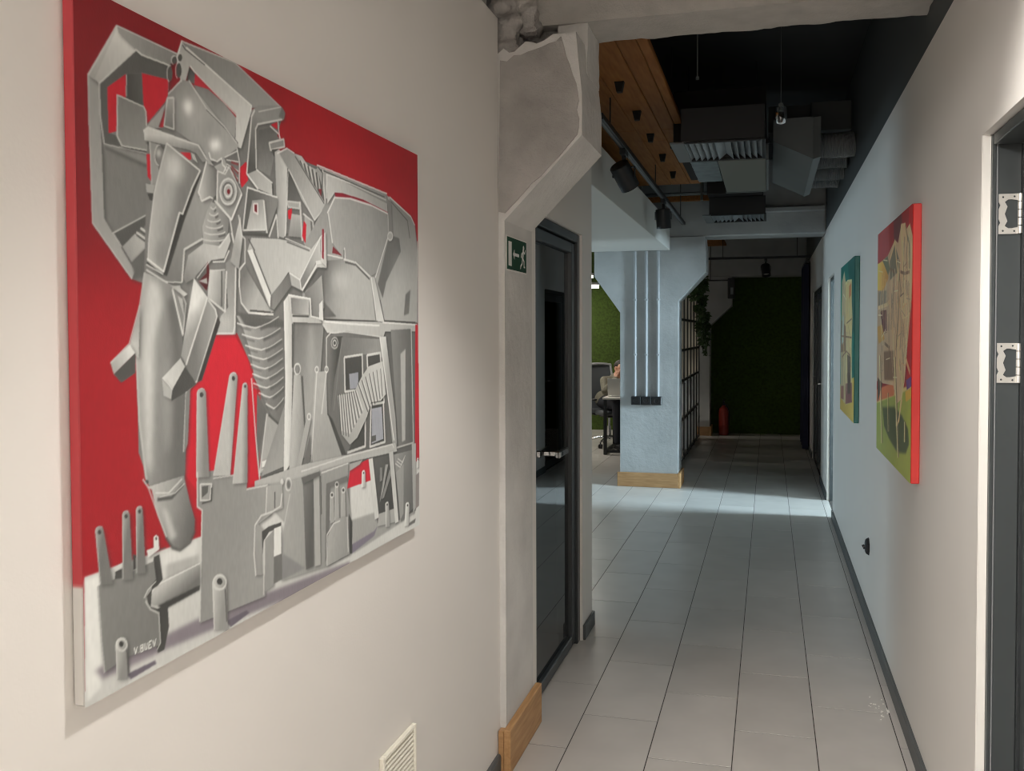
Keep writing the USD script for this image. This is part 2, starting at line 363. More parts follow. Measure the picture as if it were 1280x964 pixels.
for zc in (1.838, 1.465, .30):
    zz = .05
    o = Polygon([(0, -zz), (.046, -zz), (.046, zz), (0, zz), (0, .030), (.004, .022), (.0, .012), (0, -.012), (.004, -.022), (0, -.030)])
    hole = Polygon([(.014, -.030), (.022, -.036), (.030, -.036), (.046, -.033), (.046, .033), (.030, .036), (.022, .036), (.014, .030), (.020, .018), (.014, 0), (.020, -.018)])
    o = o.difference(hole)
    for g in ((.010, -.042), (.010, .042), (.036, -.043), (.036, .043)): o = o.difference(Point(*g).buffer(.0025))
    m = trimesh.creation.extrude_polygon(o, .0025, engine='earcut'); v = m.vertices.copy()
    m.vertices = np.stack([WR+.036+v[:, 0], JY-.0165-v[:, 2], zc+v[:, 1]], 1); m.fix_normals()
    kn = cat_(*[cyl((WR+.084, JY-.022, zc-zz+.02*k+.001), (WR+.084, JY-.022, zc-zz+.02*k+.019), .0055, 12) for k in range(5)])
    obj('hinge', cat_(m, kn), steel, d1, label='steel butterfly hinge')
obj('door_leaf', bev(WR+.094, WR+.95, JY-.075, JY-.034, .01, HD-.036, .003), frame_m, d1, label='grey door leaf standing open')
# the open doorway that lets daylight into the corridor
d2 = thing('door_3', kind='structure')
for yy, s in ((D2[1], -1), (D2[0], 1)):
    a, b = sorted((yy, yy+s*.02))
    obj('reveal', bx(WR+.001, WR+.022, min(yy, yy+s*.004), max(yy, yy+s*.004), 0, HD), reveal, d2)
    obj('door_frame', bev(WR+.023, WR+.199, a, b, 0, HD-.002, .002), frame_m, d2)
obj('door_frame', bev(WR+.023, WR+.199, D2[0]+.021, D2[1]-.021, HD-.03, HD-.002, .002), frame_m, d2)
for zc in (1.75, 1.3, .3): obj('hinge', bev(WR+.085, WR+.125, D2[1]-.0235, D2[1]-.0205, zc-.05, zc+.05, .001), steel, d2)
# the dark glazed door farther on
d3 = thing('door_4', kind='structure')
for a, b, c, d in ((D3[0]+.002, D3[0]+.06, 0, HD-.002), (D3[1]-.06, D3[1]-.002, 0, HD-.002), (10.33, 10.39, 0, HD-.052), (D3[0]+.061, D3[1]-.061, HD-.05, HD-.002)):
    obj('door_frame', bev(WR+.012, WR+.10, a, b, c, d, .004), frame_d, d3)
for a, b in ((D3[0]+.062, 10.328), (10.392, D3[1]-.062)):
    for p in ((a, a+.05, .01, 1.985), (b-.05, b, .01, 1.985), (a+.051, b-.051, .01, .09), (a+.051, b-.051, 1.91, 1.985)):
        obj('leaf_frame', bev(WR+.025, WR+.07, *p, .003), frame_m, d3)
    obj('glass_pane', bx(WR+.044, WR+.052, a+.05, b-.05, .09, 1.91), clear, d3)
obj('door_handle', cat_(bev(WR-.035, WR-.02, 9.49, 9.62, 1.0, 1.02, .003), bev(WR-.035, WR+.025, 9.49, 9.51, 1.0, 1.02, .003)), chrome, d3, label='chrome lever handle')
for z in (1.95, -1): 
    if z > 0: obj('reveal', bx(WR+.001, WR+.012, D3[1]-.004, D3[1], 0, HD), reveal, d3)

# ------------------------------------------------------------------ small things on the walls
sg = thing('exit_sign', 'green and white running man exit sign on the side of the nearest column', 'sign', (-.893, 2.931, 1.764))
sw, sh = .26, .124
sb = obj('sign_board', bev(.0006, .0036, 0, sw, 0, sh, .0008), sign_white, sg)
e = .005
obj('green_field', flat(Polygon([(e, e), (sw-e, e), (sw-e, sh-e), (e, sh-e)]), 'x', .0037, .0005, 0, 0), sign_green, sb)
def man():
    L = lambda *p, w=.0062: LineString([(a*.001, b*.001) for a, b in p]).buffer(w*.5)
    return union_all([Point(.216, .096).buffer(.0085), L((212, 84), (203, 58), w=.017), L((212, 82), (232, 76), (238, 88)), L((209, 80), (190, 72), (182, 60)), L((205, 58), (222, 46), (222, 26), w=.008), L((203, 58), (196, 36), (178, 26), w=.008), L((222, 27), (232, 25)), L((178, 26), (176, 18))])
obj('pictogram', cat_(flat(Polygon([(.022, .018), (.06, .018), (.06, .104), (.022, .104)]), 'x', .0043, .0004, 0, 0),
                      flat(union_all([LineString([(.088, .062), (.155, .062)]).buffer(.0055, cap_style=2), Polygon([(.078, .062), (.096, .080), (.096, .044)])]), 'x', .0043, .0004, 0, 0),
                      flat(man(), 'x', .0043, .0004, 0, 0)), sign_white, sb, label='white door, arrow and running man')
vg = thing('vent_grille', 'cream plastic vent grille low on the left wall under the painting', 'vent', (WL, 1.93, .335))
vw, vh = .205, .175
for a in ((0, .012, 0, vh), (vw-.012, vw, 0, vh), (.0125, vw-.0125, 0, .012), (.0125, vw-.0125, vh-.012, vh)):
    obj('frame', bev(.0005, .014, *a, .0025), cream, vg)
for k in range(11):
    z = .018+k*.0131
    obj('louvre', trimesh.convex.convex_hull(np.array([(x, y, z+dz) for y in (.0126, vw-.0126) for x, dz in ((.002, .006), (.002, .009), (.011, 0), (.011, .003))])), cream, vg)
obj('backing', bx(.0003, .0012, .0126, vw-.0126, .0126, vh-.0126), hole_m, vg)
so = thing('wall_outlet', 'small black cable outlet low on the right wall under the bright painting', 'outlet', (WR, 4.9, .405))
obj('cover', trimesh.convex.convex_hull(np.array([(x, math.cos(t)*r, math.sin(t)*r*1.15) for x, r in ((-.001, .042), (-.016, .034), (-.02, .026)) for t in np.arange(8)*math.pi/4+.39])), black_p, so)
obj('cable_gland', cyl((-.020, 0, 0), (-.032, 0, -.006), .012, 12), black, so)
# sockets and conduits on the second column
for nm, x in (('left', -1.288), ('middle', -1.185), ('right', -1.082)):
    s = thing('socket_box', f'{nm} black socket box with white conduit rising above it on the bluish column', 'socket', (x, C2, .868))
    dx = {'left': -.012, 'middle': -.003, 'right': .013}[nm]
    bxp = obj('box', bev(-.05, .05, -.045, -.0005, -.042, .042, .006), black_p, s)
    obj('cover_plate', cat_(bev(-.045, .045, -.049, -.0455, -.036, .036, .0015), lathe([(0, 0), (.022, 0), (.024, .003), (.026, .003), (.026, 0)], 20, (0, 0, 0)).apply_transform(trimesh.transformations.rotation_matrix(math.pi/2, (1, 0, 0))).apply_translation((0, -.0492, 0))), black, bxp)
    obj('conduit', cyl((dx, -.016, .0425), (dx, -.016, 1.49), .0125, 14), conduit_m, s, smooth=40)
    for z in (.45, 1.0): obj('clip', bev(dx-.018, dx+.018, -.031, -.0005, z, z+.018, .003), conduit_m, s)

# ------------------------------------------------------------------ ceiling services
wp = thing('ceiling_panel', 'orange pine plank ceiling panel with a row of black wedge brackets', 'ceiling panel', (0, 0, 2.79))
xs = [-1.40, -1.17, -.985, -.80, -.645, -.555, -.505]
for i in range(len(xs)-1):
    for j, (a, b) in enumerate(((3.35, 5.4+.3*(i % 2)), (5.4+.3*(i % 2), 7.42))):
        if i == 5 and j: b = 6.9
        obj('plank', bev(xs[i]+.001, xs[i+1]-.001, a+.001, b-.001, 0, .03, .004), ply, wp)
for y in (4.33, 4.92, 5.5, 6.14, 6.82):
    obj('bracket', trimesh.convex.convex_hull(np.array([(-.725+sx*wd, y+dy, z) for sx in (-1, 1) for wd, z in ((.013, -.052), (.024, -.001)) for dy in (-.016, .016)])), hole_m, wp)
for k, y in enumerate((3.6, 5.2, 7.2)):
    for x in (-1.25, -.56): obj('hanger_rod', cyl((x, y, .031), (x, y, .43), .005, 8), black, wp)
w2 = thing('ceiling_panel', 'far dark pine ceiling panel beyond the second beam', 'ceiling panel', (0, 0, 2.80))
for i in range(6): obj('plank', bev(-1.5+.15*i+.001, -1.5+.15*(i+1)-.001, 9.15, 12.9, 0, .03, .004), ply, w2)
for x in (-1.3, -.75):
    for y in (9.4, 12.5): obj('hanger_rod', cyl((x, y, .031), (x, y, .42), .005, 8), black, w2)
pb = thing('ceiling_batten', 'thin pine batten and pipe under the ceiling just before the second beam', 'batten', (0, 0, 0))
obj('batten', bev(-1.35, -.545, 8.40, 8.44, 2.795, 2.845, .003), ply, pb)
obj('pipe', cyl((-1.4, 8.38, 2.862), (-.40, 8.38, 2.862), .014, 12), duct_grey, pb)
for x in (-1.2, -.62): obj('pipe_clip', bev(x-.012, x+.012, 8.36, 8.45, 2.79, 3.22, .002), duct_beige, pb)
tr = thing('lighting_track', 'black lighting track running along the left side under the pine panel', 'track', (-.82, 0, 2.605))
obj('rail', bev(-.018, .018, 4.30, 8.70, 0, .032, .003), black, tr)
obj('conductor_strip', bev(-.006, .006, 4.32, 8.68, -.002, .0, .0005), duct_grey, tr)
for y in (4.6, 6.5, 8.4): obj('hanger_rod', cyl((0, y, .032), (0, y, .61 if y > 7.4 else .183), .004, 8), black, tr)
def spot(label, loc, aim, name='track_spotlight', group=None, roll=.0):
    t = thing(name, label, 'spotlight', loc)
    obj('adapter', bev(-.017, .017, -.06, .06, -.036, -.0005, .004), black_p, t)
    obj('stem', cyl((0, 0, -.036), (0, 0, -.10), .012, 12), black, t)
    a = np.array(aim, float); a /= np.linalg.norm(a)
    R = trimesh.geometry.align_vectors([0, 0, 1], a)
    hd = lathe([(0, -.07), (.052, -.07), (.058, -.064), (.058, .085), (.053, .085), (.050, .05), (0, .045)], 28)
    hd.apply_transform(R); c = np.array([0, 0, -.145]); hd.apply_translation(c)
    lh = obj('lamp_head', hd, black, t, smooth=40)
    yk = cat_(bev(-.066, -.061, -.012, .012, -.16, -.098, .001), bev(.061, .066, -.012, .012, -.16, -.098, .001), bev(-.066, .066, -.012, .012, -.104, -.098, .001))
    obj('yoke', yk, black, t)
    ln = lathe([(0, .05), (.048, .051), (0, .056)], 20); ln.apply_transform(R); ln.apply_translation(c); obj('lens', ln, steel, lh)
    return t
spot('nearer black spotlight hanging from the left lighting track', (-.82, 5.05, 2.605), (.35, .55, -.75))
spot('farther black spotlight on the left lighting track, above the conduits', (-.82, 7.0, 2.605), (.05, .1, -1))
# first air diffuser and the black plenum above
pl = thing('ventilation_plenum', 'large matt black ventilation box hanging above the nearer air diffuser', 'ventilation box')
obj('box', bev(-.56, -.02, 5.28, 6.5, 2.66, 2.98, .006), duct_dark, pl)
obj('flange', bev(-.575, -.005, 5.255, 5.28, 2.64, 2.67, .003), black, pl)
for x in (-.5, -.08): obj('hanger_rod', cyl((x, 5.6, 2.98), (x, 5.6, 3.22), .005, 8), black, pl)
def diffuser(label, x0, x1, y0, y1, z, hang, n=12):
    t = thing('air_diffuser', label, 'air vent', (0, 0, z))
    b_ = .022
    for fi, a in enumerate(((x0, x0+.075, y0, y1), (x1-b_, x1, y0, y1), (x0+.0755, x1-b_-.0005, y0, y0+b_), (x0+.0755, x1-b_-.0005, y1-b_, y1))):
        obj('frame', bev(*a, 0, .012, .003), black if fi else duct_grey, t)
    xa, xb = x0+.0755, x1-b_
    for k in range(n):
        x = xa+(xb-xa)*(k+.5)/n; lean = .024 if k < n/2 else -.024
        s_ = trimesh.convex.convex_hull(np.array([(x+dx, y, zz) for y in (y0+b_, y1-b_) for dx, zz in ((-lean-.0012, .002), (-lean+.0012, .002), (lean-.0012, .045), (lean+.0012, .045))]))
        obj('slat', s_, slat_m, t)
    obj('neck', cat_(bx(x0+.06, x0+.066, y0+.01, y1-.01, .0125, hang), bx(x1-.012, x1-.006, y0+.01, y1-.01, .0125, hang), bx(x0+.06, x1-.006, y0+.004, y0+.01, .0125, hang), bx(x0+.06, x1-.006, y1-.01, y1-.004, .0125, hang), bx(x0+.06, x1-.006, y0+.004, y1-.004, hang, hang+.006)), black, t)
    return t
diffuser('nearer louvred air diffuser hanging below the black ceiling', -.52, -.022, 4.72, 5.24, 2.55, .18)
diffuser('farther louvred air diffuser in front of the second beam', -.59, -.03, 8.05, 8.58, 2.60, .16)
pl2 = thing('ventilation_plenum', 'far black ventilation box above the second air diffuser', 'ventilation box')
obj('box', bev(-.54, -.06, 7.9, 8.6, 2.77, 2.99, .006), duct_dark, pl2)
t = thing('air_duct', 'pale beige flat duct box just behind the nearer diffuser', 'duct')
obj('box', bev(-.30, -.022, 5.286, 6.45, 2.555, 2.655, .004), duct_beige, t)
obj('rim', cat_(bev(-.021, -.008, 5.286, 6.4, 2.55, 2.64, .002), bev(-.305, -.0225, 6.451, 6.47, 2.55, 2.65, .002)), duct_grey, t)
t = thing('air_duct', 'foil wrapped insulated duct beside the pale beige duct box', 'duct')
obj('wrap', rough_box(-.46, -.305, 5.30, 6.0, 2.56, 2.645, .004, .03, 20, 4), duct_wrap, t, smooth=50)
t = thing('air_duct', 'grey sloping duct box feeding the ribbed hoses on the right', 'duct')
hx = np.array([(.02, 5.62, 2.725), (.02, 7.15, 2.725), (.255, 5.60, 2.605), (.255, 7.1, 2.605), (.02, 5.62, 2.86), (.02, 7.15, 2.86), (.255, 5.60, 2.86), (.255, 7.1, 2.86)])
obj('box', trimesh.convex.convex_hull(hx), duct_grey, t)
h2 = hx.copy(); h2[:, 0] = np.where(h2[:, 0] > .1, .30, .256); h2[2:4, 2] = 2.615; h2[0:2, 2] = 2.605
obj('collar', trimesh.convex.convex_hull(h2), duct_grey, t)
for k, y in enumerate((5.90, 6.33, 6.76, 7.17)):
    which = ('nearest', 'second', 'third', 'farthest')[k]
    t = thing('ventilation_hose', f'{which} grey ribbed ventilation hose between the sloping duct and right wall', 'hose')
    xx = np.linspace(.305, .519, 40); rr = .078+.0035*np.cos(np.arange(40)*math.pi)
    obj('hose', tube([(x, y+.008*math.sin(k*2+x*14), 2.745+.008*math.sin(3*k+x*12)) for x in xx], rr, 16), hose_m, t, smooth=70)
t = thing('air_duct', 'long grey duct crossing high under the black ceiling on the right', 'duct')
obj('duct_run', bev(-.012, .26, 6.10, 6.45, 2.885, 3.06, .004), duct_run_m, t)
obj('duct_run', bev(.262, .519, 6.09, 6.46, 2.88, 3.07, .004), duct_run_m, t)
t = thing('pendant_bulb', 'small clear glass bulb hanging on a thin wire', 'lamp', (.053, 4.6, 0))
obj('wire', cyl((0, 0, 2.70), (0, 0, 3.22), .0015, 6), duct_grey, t)
obj('cap', lathe([(0, 2.70), (.011, 2.70), (.013, 2.69), (.013, 2.662), (0, 2.662)], 16), duct_grey, t)
obj('glass', lathe([(.014, 2.664), (.028, 2.678), (.030, 2.655), (.031, 2.625), (.022, 2.600), (0, 2.594)], 20), bulb_glass, t, smooth=60)
t = thing('hanging_rod', 'thin pale rod hanging from the black ceiling right of the pine panel', 'rod', (-.36, 4.55, 0))
obj('rod', cyl((0, 0, 2.84), (0, 0, 3.22), .0028, 8), duct_grey, t); obj('nut', cyl((0, 0, 2.835), (0, 0, 2.85), .009, 6), duct_grey, t)
# far end of the corridor
t = thing('lighting_track', 'black lighting track crossing the far end of the corridor', 'track', (0, 11.9, 2.52))
obj('rail', bev(-.85, .519, -.018, .018, 0, .03, .003), black, t)
for x in (-.6, .35): obj('hanger_rod', cyl((x, 0, .03), (x, 0, .70), .004, 8), black, t)
spot('black spotlight hanging from the cross track at the far end', (-.045, 11.9, 2.52), (.1, -.45, -1))
t = thing('wall_speaker', 'small black box lamp on a bracket by the farthest column', 'lamp', (-.535, 13.0, 2.2))
obj('body', bev(-.05, .05, -.05, .05, -.16, .14, .01), black_p, t); obj('bracket', bev(-.36, -.05, -.01, .01, .10, .12, .003), black, t); obj('arm', cyl((-.30, 0, .12), (-.30, 0, .62), .006, 8), black, t); obj('lens', bev(-.01, .03, -.054, -.0505, -.10, -.0, .001), slat_m, t)

# ------------------------------------------------------------------ moss walls, curtain, extinguisher
t = thing('moss_wall', 'dark green moss wall closing the far end of the corridor and office', 'moss wall')
obj('moss', rough_box(-7.0, .5, 13.72, 13.90, 0, 2.85, .012, .09, 6, 21), moss, t, smooth=70)
t = thing('curtain', 'dark navy curtain hanging at the far right of the corridor', 'curtain', (.478, 12.15, 0))
yy = np.linspace(-.28, .9, 90); xo = .028*np.sin(yy*42)+.006*np.sin(yy*17+1)
def sheet(xo, yy, z0, z1, th, nz=10):
    zz = np.linspace(z0, z1, nz); v = []; f = []
    for s in (-.5, .5):
        for z in zz:
            for x, y in zip(xo, yy): v.append((x*(1+.25*(1-z/z1))+s*th, y, z))
    n = len(yy); N = n*nz
    for s in (0, 1):
        for i in range(nz-1):
            for j in range(n-1):
                a = s*N+i*n+j; q = [[a, a+1, a+n+1], [a, a+n+1, a+n]]
                f += q if s else [r_[::-1] for r_ in q]
    return trimesh.Trimesh(v, f, process=False)
obj('cloth', sheet(xo-.004, yy, .015, 2.44, .004), curtain_m, t, smooth=60)
obj('curtain_rail', bev(-.03, .03, -.3, .95, 2.445, 2.48, .004), black, t)
t = thing('fire_extinguisher', 'red fire extinguisher standing in the dark corner by the farthest column', 'fire extinguisher', (-.66, 13.45, 0))
obj('cylinder', lathe([(0, 0), (.066, 0), (.072, .012), (.072, .36), (.06, .405), (.028, .43), (.024, .45), (0, .45)], 28), red_m, t, smooth=40)
obj('valve', cat_(cyl((0, 0, .4505), (0, 0, .50), .018, 14), bev(-.012, .012, -.09, .02, .50, .515, .003), bev(-.012, .012, -.10, .02, .53, .542, .003)), black, t)
obj('hose', tube([(0, -.02, .47), (.05, -.06, .46), (.085, -.03, .36), (.082, -.01, .15)], .009, 8), black, t, smooth=60)

# ------------------------------------------------------------------ shelving with plants behind the second column
SX = -.99
ORD = ['first', 'second', 'third', 'fourth', 'fifth', 'sixth', 'seventh', 'eighth', 'ninth', 'tenth', 'eleventh', 'twelfth']
bk_n = [0, 0]
sh_ = thing('shelf_unit', 'tall black steel shelf divider with white boxes, behind the second column', 'shelf', (SX, 9.2, .02))
ys = np.linspace(0, 3.75, 9)
for y in ys:
    for x in (-.32, 0): obj('post', bev(x-.007, x+.007, y-.015, y+.015, 0, 2.18, .002), black, sh_)
for z in (.03, .50, .96, 1.32, 1.68, 2.16):
    for x in (-.32, 0): obj('rail', bev(x-.009, x+.009, .016, 3.734, z-.014, z+.014, .002), black, sh_)
    for k in range(8): obj('shelf_board', bev(-.308, -.0105, ys[k]+.0165, ys[k+1]-.0165, z-.008, z+.008, .002), board if z < 1 else cream_b, sh_)
for k in range(1, 9):
    obj('upright_board', bev(-.305, -.012, ys[k]-.029, ys[k]-.016, .975, 2.145, .002), cream_b, sh_)
grp = 'white boxes on the lower shelves'
for row, z in ((0, .0585), (1, .5285)):
    for k in range(8):
        if (row, k) in ((1, 7), (0, 3)): continue
        b_ = thing('storage_box', f'white storage box on the {("bottom", "second")[row]} shelf of the divider, {ORD[k]} from the bluish column', 'box', (SX-.168+(.02 if k < 2 else 0), 9.2+ys[k+1]-.165, z), group=grp)
        hh = .36+.04*rng.random(); wd = .12+.012*rng.random()
        obj('box', bev(-.13, .146, -wd, wd, 0, hh, .004), white_box, b_)
        obj('lid', bev(-.134, .149, -wd-.003, wd+.003, hh, hh+.02, .003), white_box, b_)
for k in range(22):
    y = 9.32+.055*k*(1+.02*math.sin(k)); hgt = .24+.07*rng.random()
    if (y-9.2) % .46875 < .22 or (y-9.2) % .46875 > .40: continue
    z = 1.0085 if k % 2 else 1.3685
    bk_n[k % 2] += 1; b_ = thing('book', f'upright pale book on the {("fourth", "third")[k % 2]} shelf of the divider, {ORD[bk_n[k % 2]-1]} from the bluish column', 'book', (SX-.19, y, z-.0005), group='books on the upper shelves')
    obj('cover', bev(-.10, .10, -.02, .02, 0, min(hgt, .29), .002), cream_b, b_)
def plant(label, loc, n, seed, drop):
    r_ = np.random.default_rng(seed)
    t = thing('trailing_plant', label, 'plant', loc)
    pot = obj('pot', lathe([(0, 0), (.05, 0), (.065, .11), (.07, .11), (.07, .125), (.058, .125), (.055, .10), (0, .10)], 20), cream_b, t, smooth=35)
    V, Fc, stems = [], [], []
    for s in range(n):
        a = r_.uniform(-.6, .6); rad = r_.uniform(.23, .30); L = drop*r_.uniform(.4, 1)
        tt = np.linspace(0, 1, 16)
        px = np.cos(a)*rad*np.minimum(1, tt*3)+.02*np.sin(tt*9+s); py = np.sin(a)*rad*1.5*np.minimum(1, tt*3)+.03*np.sin(tt*7+2*s); pz = .12+.09*np.sin(np.minimum(1, tt*3)*2.4)-L*np.maximum(0, tt-.2)
        pts = np.stack([px, py, pz], 1); stems.append(tube(pts, .003, 5))
        for p in pts[2:]:
            for q in range(2):
                d = r_.normal(size=3); d[2] -= .6; d /= np.linalg.norm(d); e_ = np.cross(d, r_.normal(size=3)); e_ /= np.linalg.norm(e_); l_ = r_.uniform(.05, .085); nn = np.cross(d, e_)*.004
                i = len(V); V += [p, p+d*l_*.4+e_*l_*.32+nn, p+d*l_, p+d*l_*.4-e_*l_*.32+nn]; Fc += [[i, i+1, i+2], [i, i+2, i+3]]
    obj('stems', cat_(*stems), leaf_m, t); obj('leaves', trimesh.Trimesh(V, Fc, process=False), leaf_m, t, kind='stuff')
plant('bushy trailing plant on the top of the shelf divider', (SX-.14, 11.0, 2.189), 16, 3, .55)
plant('long trailing plant hanging from the far top end of the shelf divider', (SX-.14, 11.9, 2.189), 18, 4, 1.2)
plant('trailing plant on the middle shelf of the divider at its far end', (SX-.14, 12.45, 1.689), 16, 5, .8)

# ------------------------------------------------------------------ the office glimpsed on the left
def led(label, loc, ln):
    t = thing('led_pendant', label, 'lamp', loc)
    obj('housing', bev(-ln/2, ln/2, -.03, .03, .041, .075, .004), sign_white, t)
    obj('diffuser', bev(-ln/2+.01, ln/2-.01, -.026, .026, 0, .0405, .006), emit('led_light_'+str(abs(int(loc[1]*10))), (1, .96, .88), 9), t)
    for x in (-ln/2+.15, ln/2-.15): obj('wire', cyl((x, 0, .075), (x, 0, 3.22-loc[2]), .002, 6), duct_grey, t)
    return t
led('nearer bright white linear lamp above the office desk', (-2.85, 11.0, 2.12), 1.5)
led('higher linear lamp deeper in the office, left of the bluish column', (-3.3, 12.9, 2.37), 1.5)
for lx, ly, lz in ((-2.85, 11.0, 2.115), (-3.3, 12.9, 2.365)):
    rect_light(f'/World/led_light_{int(ly)}', (lx, ly, lz-.005), 1.46, .05, (0, 0, -1), (1, .93, .82), 90)
dk = thing('desk', 'white topped office desk with black frame legs, left of the bluish column', 'desk', (-1.3, 11.25, 0))
obj('desk_top', bev(-.74, -.07, -.38, .38, .705, .73, .004), desk_w, dk)
for s in (-.71, -.10):
    obj('leg_frame', cat_(bev(s-.02, s+.02, -.36, -.32, 0, .7045, .003), bev(s-.02, s+.02, .32, .36, 0, .7045, .003), bev(s-.02, s+.02, -.319, .319, .02, .06, .003)), black, dk)
obj('crossbar', bev(-.689, -.121, -.355, -.325, .03, .065, .003), black, dk)
lp = thing('laptop', 'open silver laptop seen from behind on the office desk', 'laptop', (-1.83, 11.05, .7305))
obj('keyboard_base', bev(-.17, .17, .0, .24, 0, .014, .003), alu, lp)
sc = bev(-.17, .17, -.004, .004, 0, .225, .003); sc.apply_transform(trimesh.transformations.rotation_matrix(.22, (1, 0, 0))); sc.apply_translation((0, -.004, .0155))
obj('screen', sc, alu, lp)
def office_chair(name, label, loc, rz):
    t = thing(name, label, 'chair', loc, rz)
    for k in range(5):
        a = 2*math.pi*k/5+.3; c_, s_ = math.cos(a), math.sin(a)
        l_ = obj('base_leg', tube([(.03*c_, .03*s_, .13), (.16*c_, .16*s_, .115), (.29*c_, .29*s_, .085)], [.024, .02, .015], 10), chrome, t, smooth=50)
        w_ = cat_(cyl((.29*c_-.02*s_, .29*s_+.02*c_, .030), (.29*c_-.006*s_, .29*s_+.006*c_, .030), .030, 16), cyl((.29*c_+.006*s_, .29*s_-.006*c_, .030), (.29*c_+.02*s_, .29*s_-.02*c_, .030), .030, 16), cyl((.29*c_, .29*s_, .03), (.29*c_, .29*s_, .085), .008, 8))
        obj('caster', w_, black_p, l_, smooth=40)
    obj('gas_lift', cat_(cyl((0, 0, .10), (0, 0, .28), .028, 16), cyl((0, 0, .28), (0, 0, .42), .017, 16)), chrome, t, smooth=40)
    obj('mechanism', bev(-.12, .12, -.09, .09, .40, .44, .01), black_p, t)
    s_ = m3.Manifold.hull(m3.Manifold.batch_boolean([m3.Manifold.sphere(.035, 16).translate((x, y, .475)) for x in (-.2, .21) for y in (-.2, .2)], m3.OpType.Add))
    obj('seat', s_, mesh_grey, t, smooth=50)
    bp = [(-.22, .46), (-.26, .55), (-.255, .70), (-.28, .90), (-.32, 1.10)]
    n = 12; V = []; Fq = []
    for side in (-1, 1):
        for (x, z) in bp:
            for j in range(n+1):
                u = j/n*2-1; wdt = .22*(1-.12*((z-.46)/.64)**2); V.append((x-.03*u*u*-1+side*.006, u*wdt, z))
    m_ = len(bp)
    for sd in (0, 1):
        for i in range(m_-1):
            for j in range(n):
                a = sd*m_*(n+1)+i*(n+1)+j; q = [[a, a+1, a+n+2], [a, a+n+2, a+n+1]]; Fq += q if sd else [r_[::-1] for r_ in q]
    obj('backrest_mesh', trimesh.Trimesh(V, Fq, process=False), mesh_grey, t, smooth=60)
    rim = []
    for sd in (-1, 1):
        rim.append(tube([(x+.03, sd*.22*(1-.12*((z-.46)/.64)**2), z) for x, z in bp], .017, 10))
    rim.append(tube([(-.29, u*.20, 1.10+.02*(1-u*u)) for u in np.linspace(-1, 1, 9)], .017, 10)); rim.append(tube([(-.19, u*.22, .46) for u in np.linspace(-1, 1, 5)], .017, 10))
    obj('backrest_frame', cat_(*rim), chair_grey, t, smooth=60)
    obj('back_bracket', tube([(-.10, 0, .42), (-.25, 0, .43), (-.30, 0, .55), (-.30, 0, .70)], .022, 10), black_p, t, smooth=50)
    for sd in (-1, 1):
        obj('armrest', cat_(tube([(.0, sd*.2, .44), (.0, sd*.28, .46), (-.02, sd*.29, .64)], .015, 10), bev(-.13, .12, sd*.29-.035, sd*.29+.035, .64, .665, .01)), black_p, t, smooth=40)
    return t
ch = office_chair('office_chair', 'grey mesh office chair at the desk in front of the moss wall', (-2.11, 11.75, 0), -.85)
copy(ch, 'office_chair', 'second office chair mostly hidden behind the left wall corner, one black foot showing', 'chair', (-2.27, 9.42, 0), .62)
# the person at the desk
def body(bones, edge=.012, it=8):
    hs = []
    for a, ra, b, rb in bones:
        s1 = m3.Manifold.sphere(ra, 20).translate(tuple(map(float, a))); s2 = m3.Manifold.sphere(rb, 20).translate(tuple(map(float, b)))
        hs.append(m3.Manifold.batch_hull([s1, s2]))
    m = m3.Manifold.batch_boolean(hs, m3.OpType.Add).refine_to_length(edge).to_mesh()
    tm = trimesh.Trimesh(m.vert_properties[:, :3], m.tri_verts); trimesh.smoothing.filter_taubin(tm, iterations=it); return tm
ps = thing('person', 'person in an olive shirt leaning on the desk behind the laptop, hand to the head', 'person', (-2.11, 11.75, 0), -.85)
hip, chest, neck = np.array((-.02, 0, .60)), np.array((.12, 0, .97)), np.array((.24, 0, .99))
head = np.array((.315, 0, 1.065))
obj('body', body([((-.02, -.08, .645), .12, (-.02, .08, .645), .12), ((0, 0, .67), .13, (.12, 0, .82), .135), ((.16, -.13, .90), .072, (.16, .13, .90), .072), ((.11, 0, .82), .13, (.18, 0, .91), .105),
      ((.17, -.18, .91), .058, (.30, -.25, .785), .045), ((.30, -.25, .785), .045, (.375, -.12, .945), .035),
      ((.17, .18, .91), .058, (.30, .27, .785), .045), ((.30, .27, .785), .045, (.50, .16, .785), .035)]), shirt, ps, smooth=True, label='olive shirt')
hm = body([(head+(-.02, 0, .02), .088, head+(.02, 0, .03), .082), (head+(.03, 0, -.03), .068, head+(.055, 0, -.075), .04), (neck+(-.04, 0, -.04), .055, head+(-.02, 0, -.06), .052), (head+(.095, 0, -.005), .012, head+(.108, 0, -.03), .015), (head+(.0, -.085, -.01), .016, head+(.0, -.085, .02), .018), (head+(.0, .085, -.01), .016, head+(.0, .085, .02), .018), (head+(.085, -.012, -.058), .012, head+(.085, .012, -.058), .012)], .007, 4)
obj('head', hm, skin, ps, smooth=True, label='head with close cropped hair')
obj('eyes', cat_(*[trimesh.creation.icosphere(2, .012).apply_translation(head+(.082, s*.033, .012)) for s in (-1, 1)]), hair_m, ps, smooth=True)
obj('hair', body([(head+(-.03, 0, .035), .088, head+(.0, 0, .045), .086), (head+(-.055, 0, -.02), .06, head+(-.03, 0, .04), .085)], .01, 4), hair_m, ps, smooth=True, label='short dark hair')
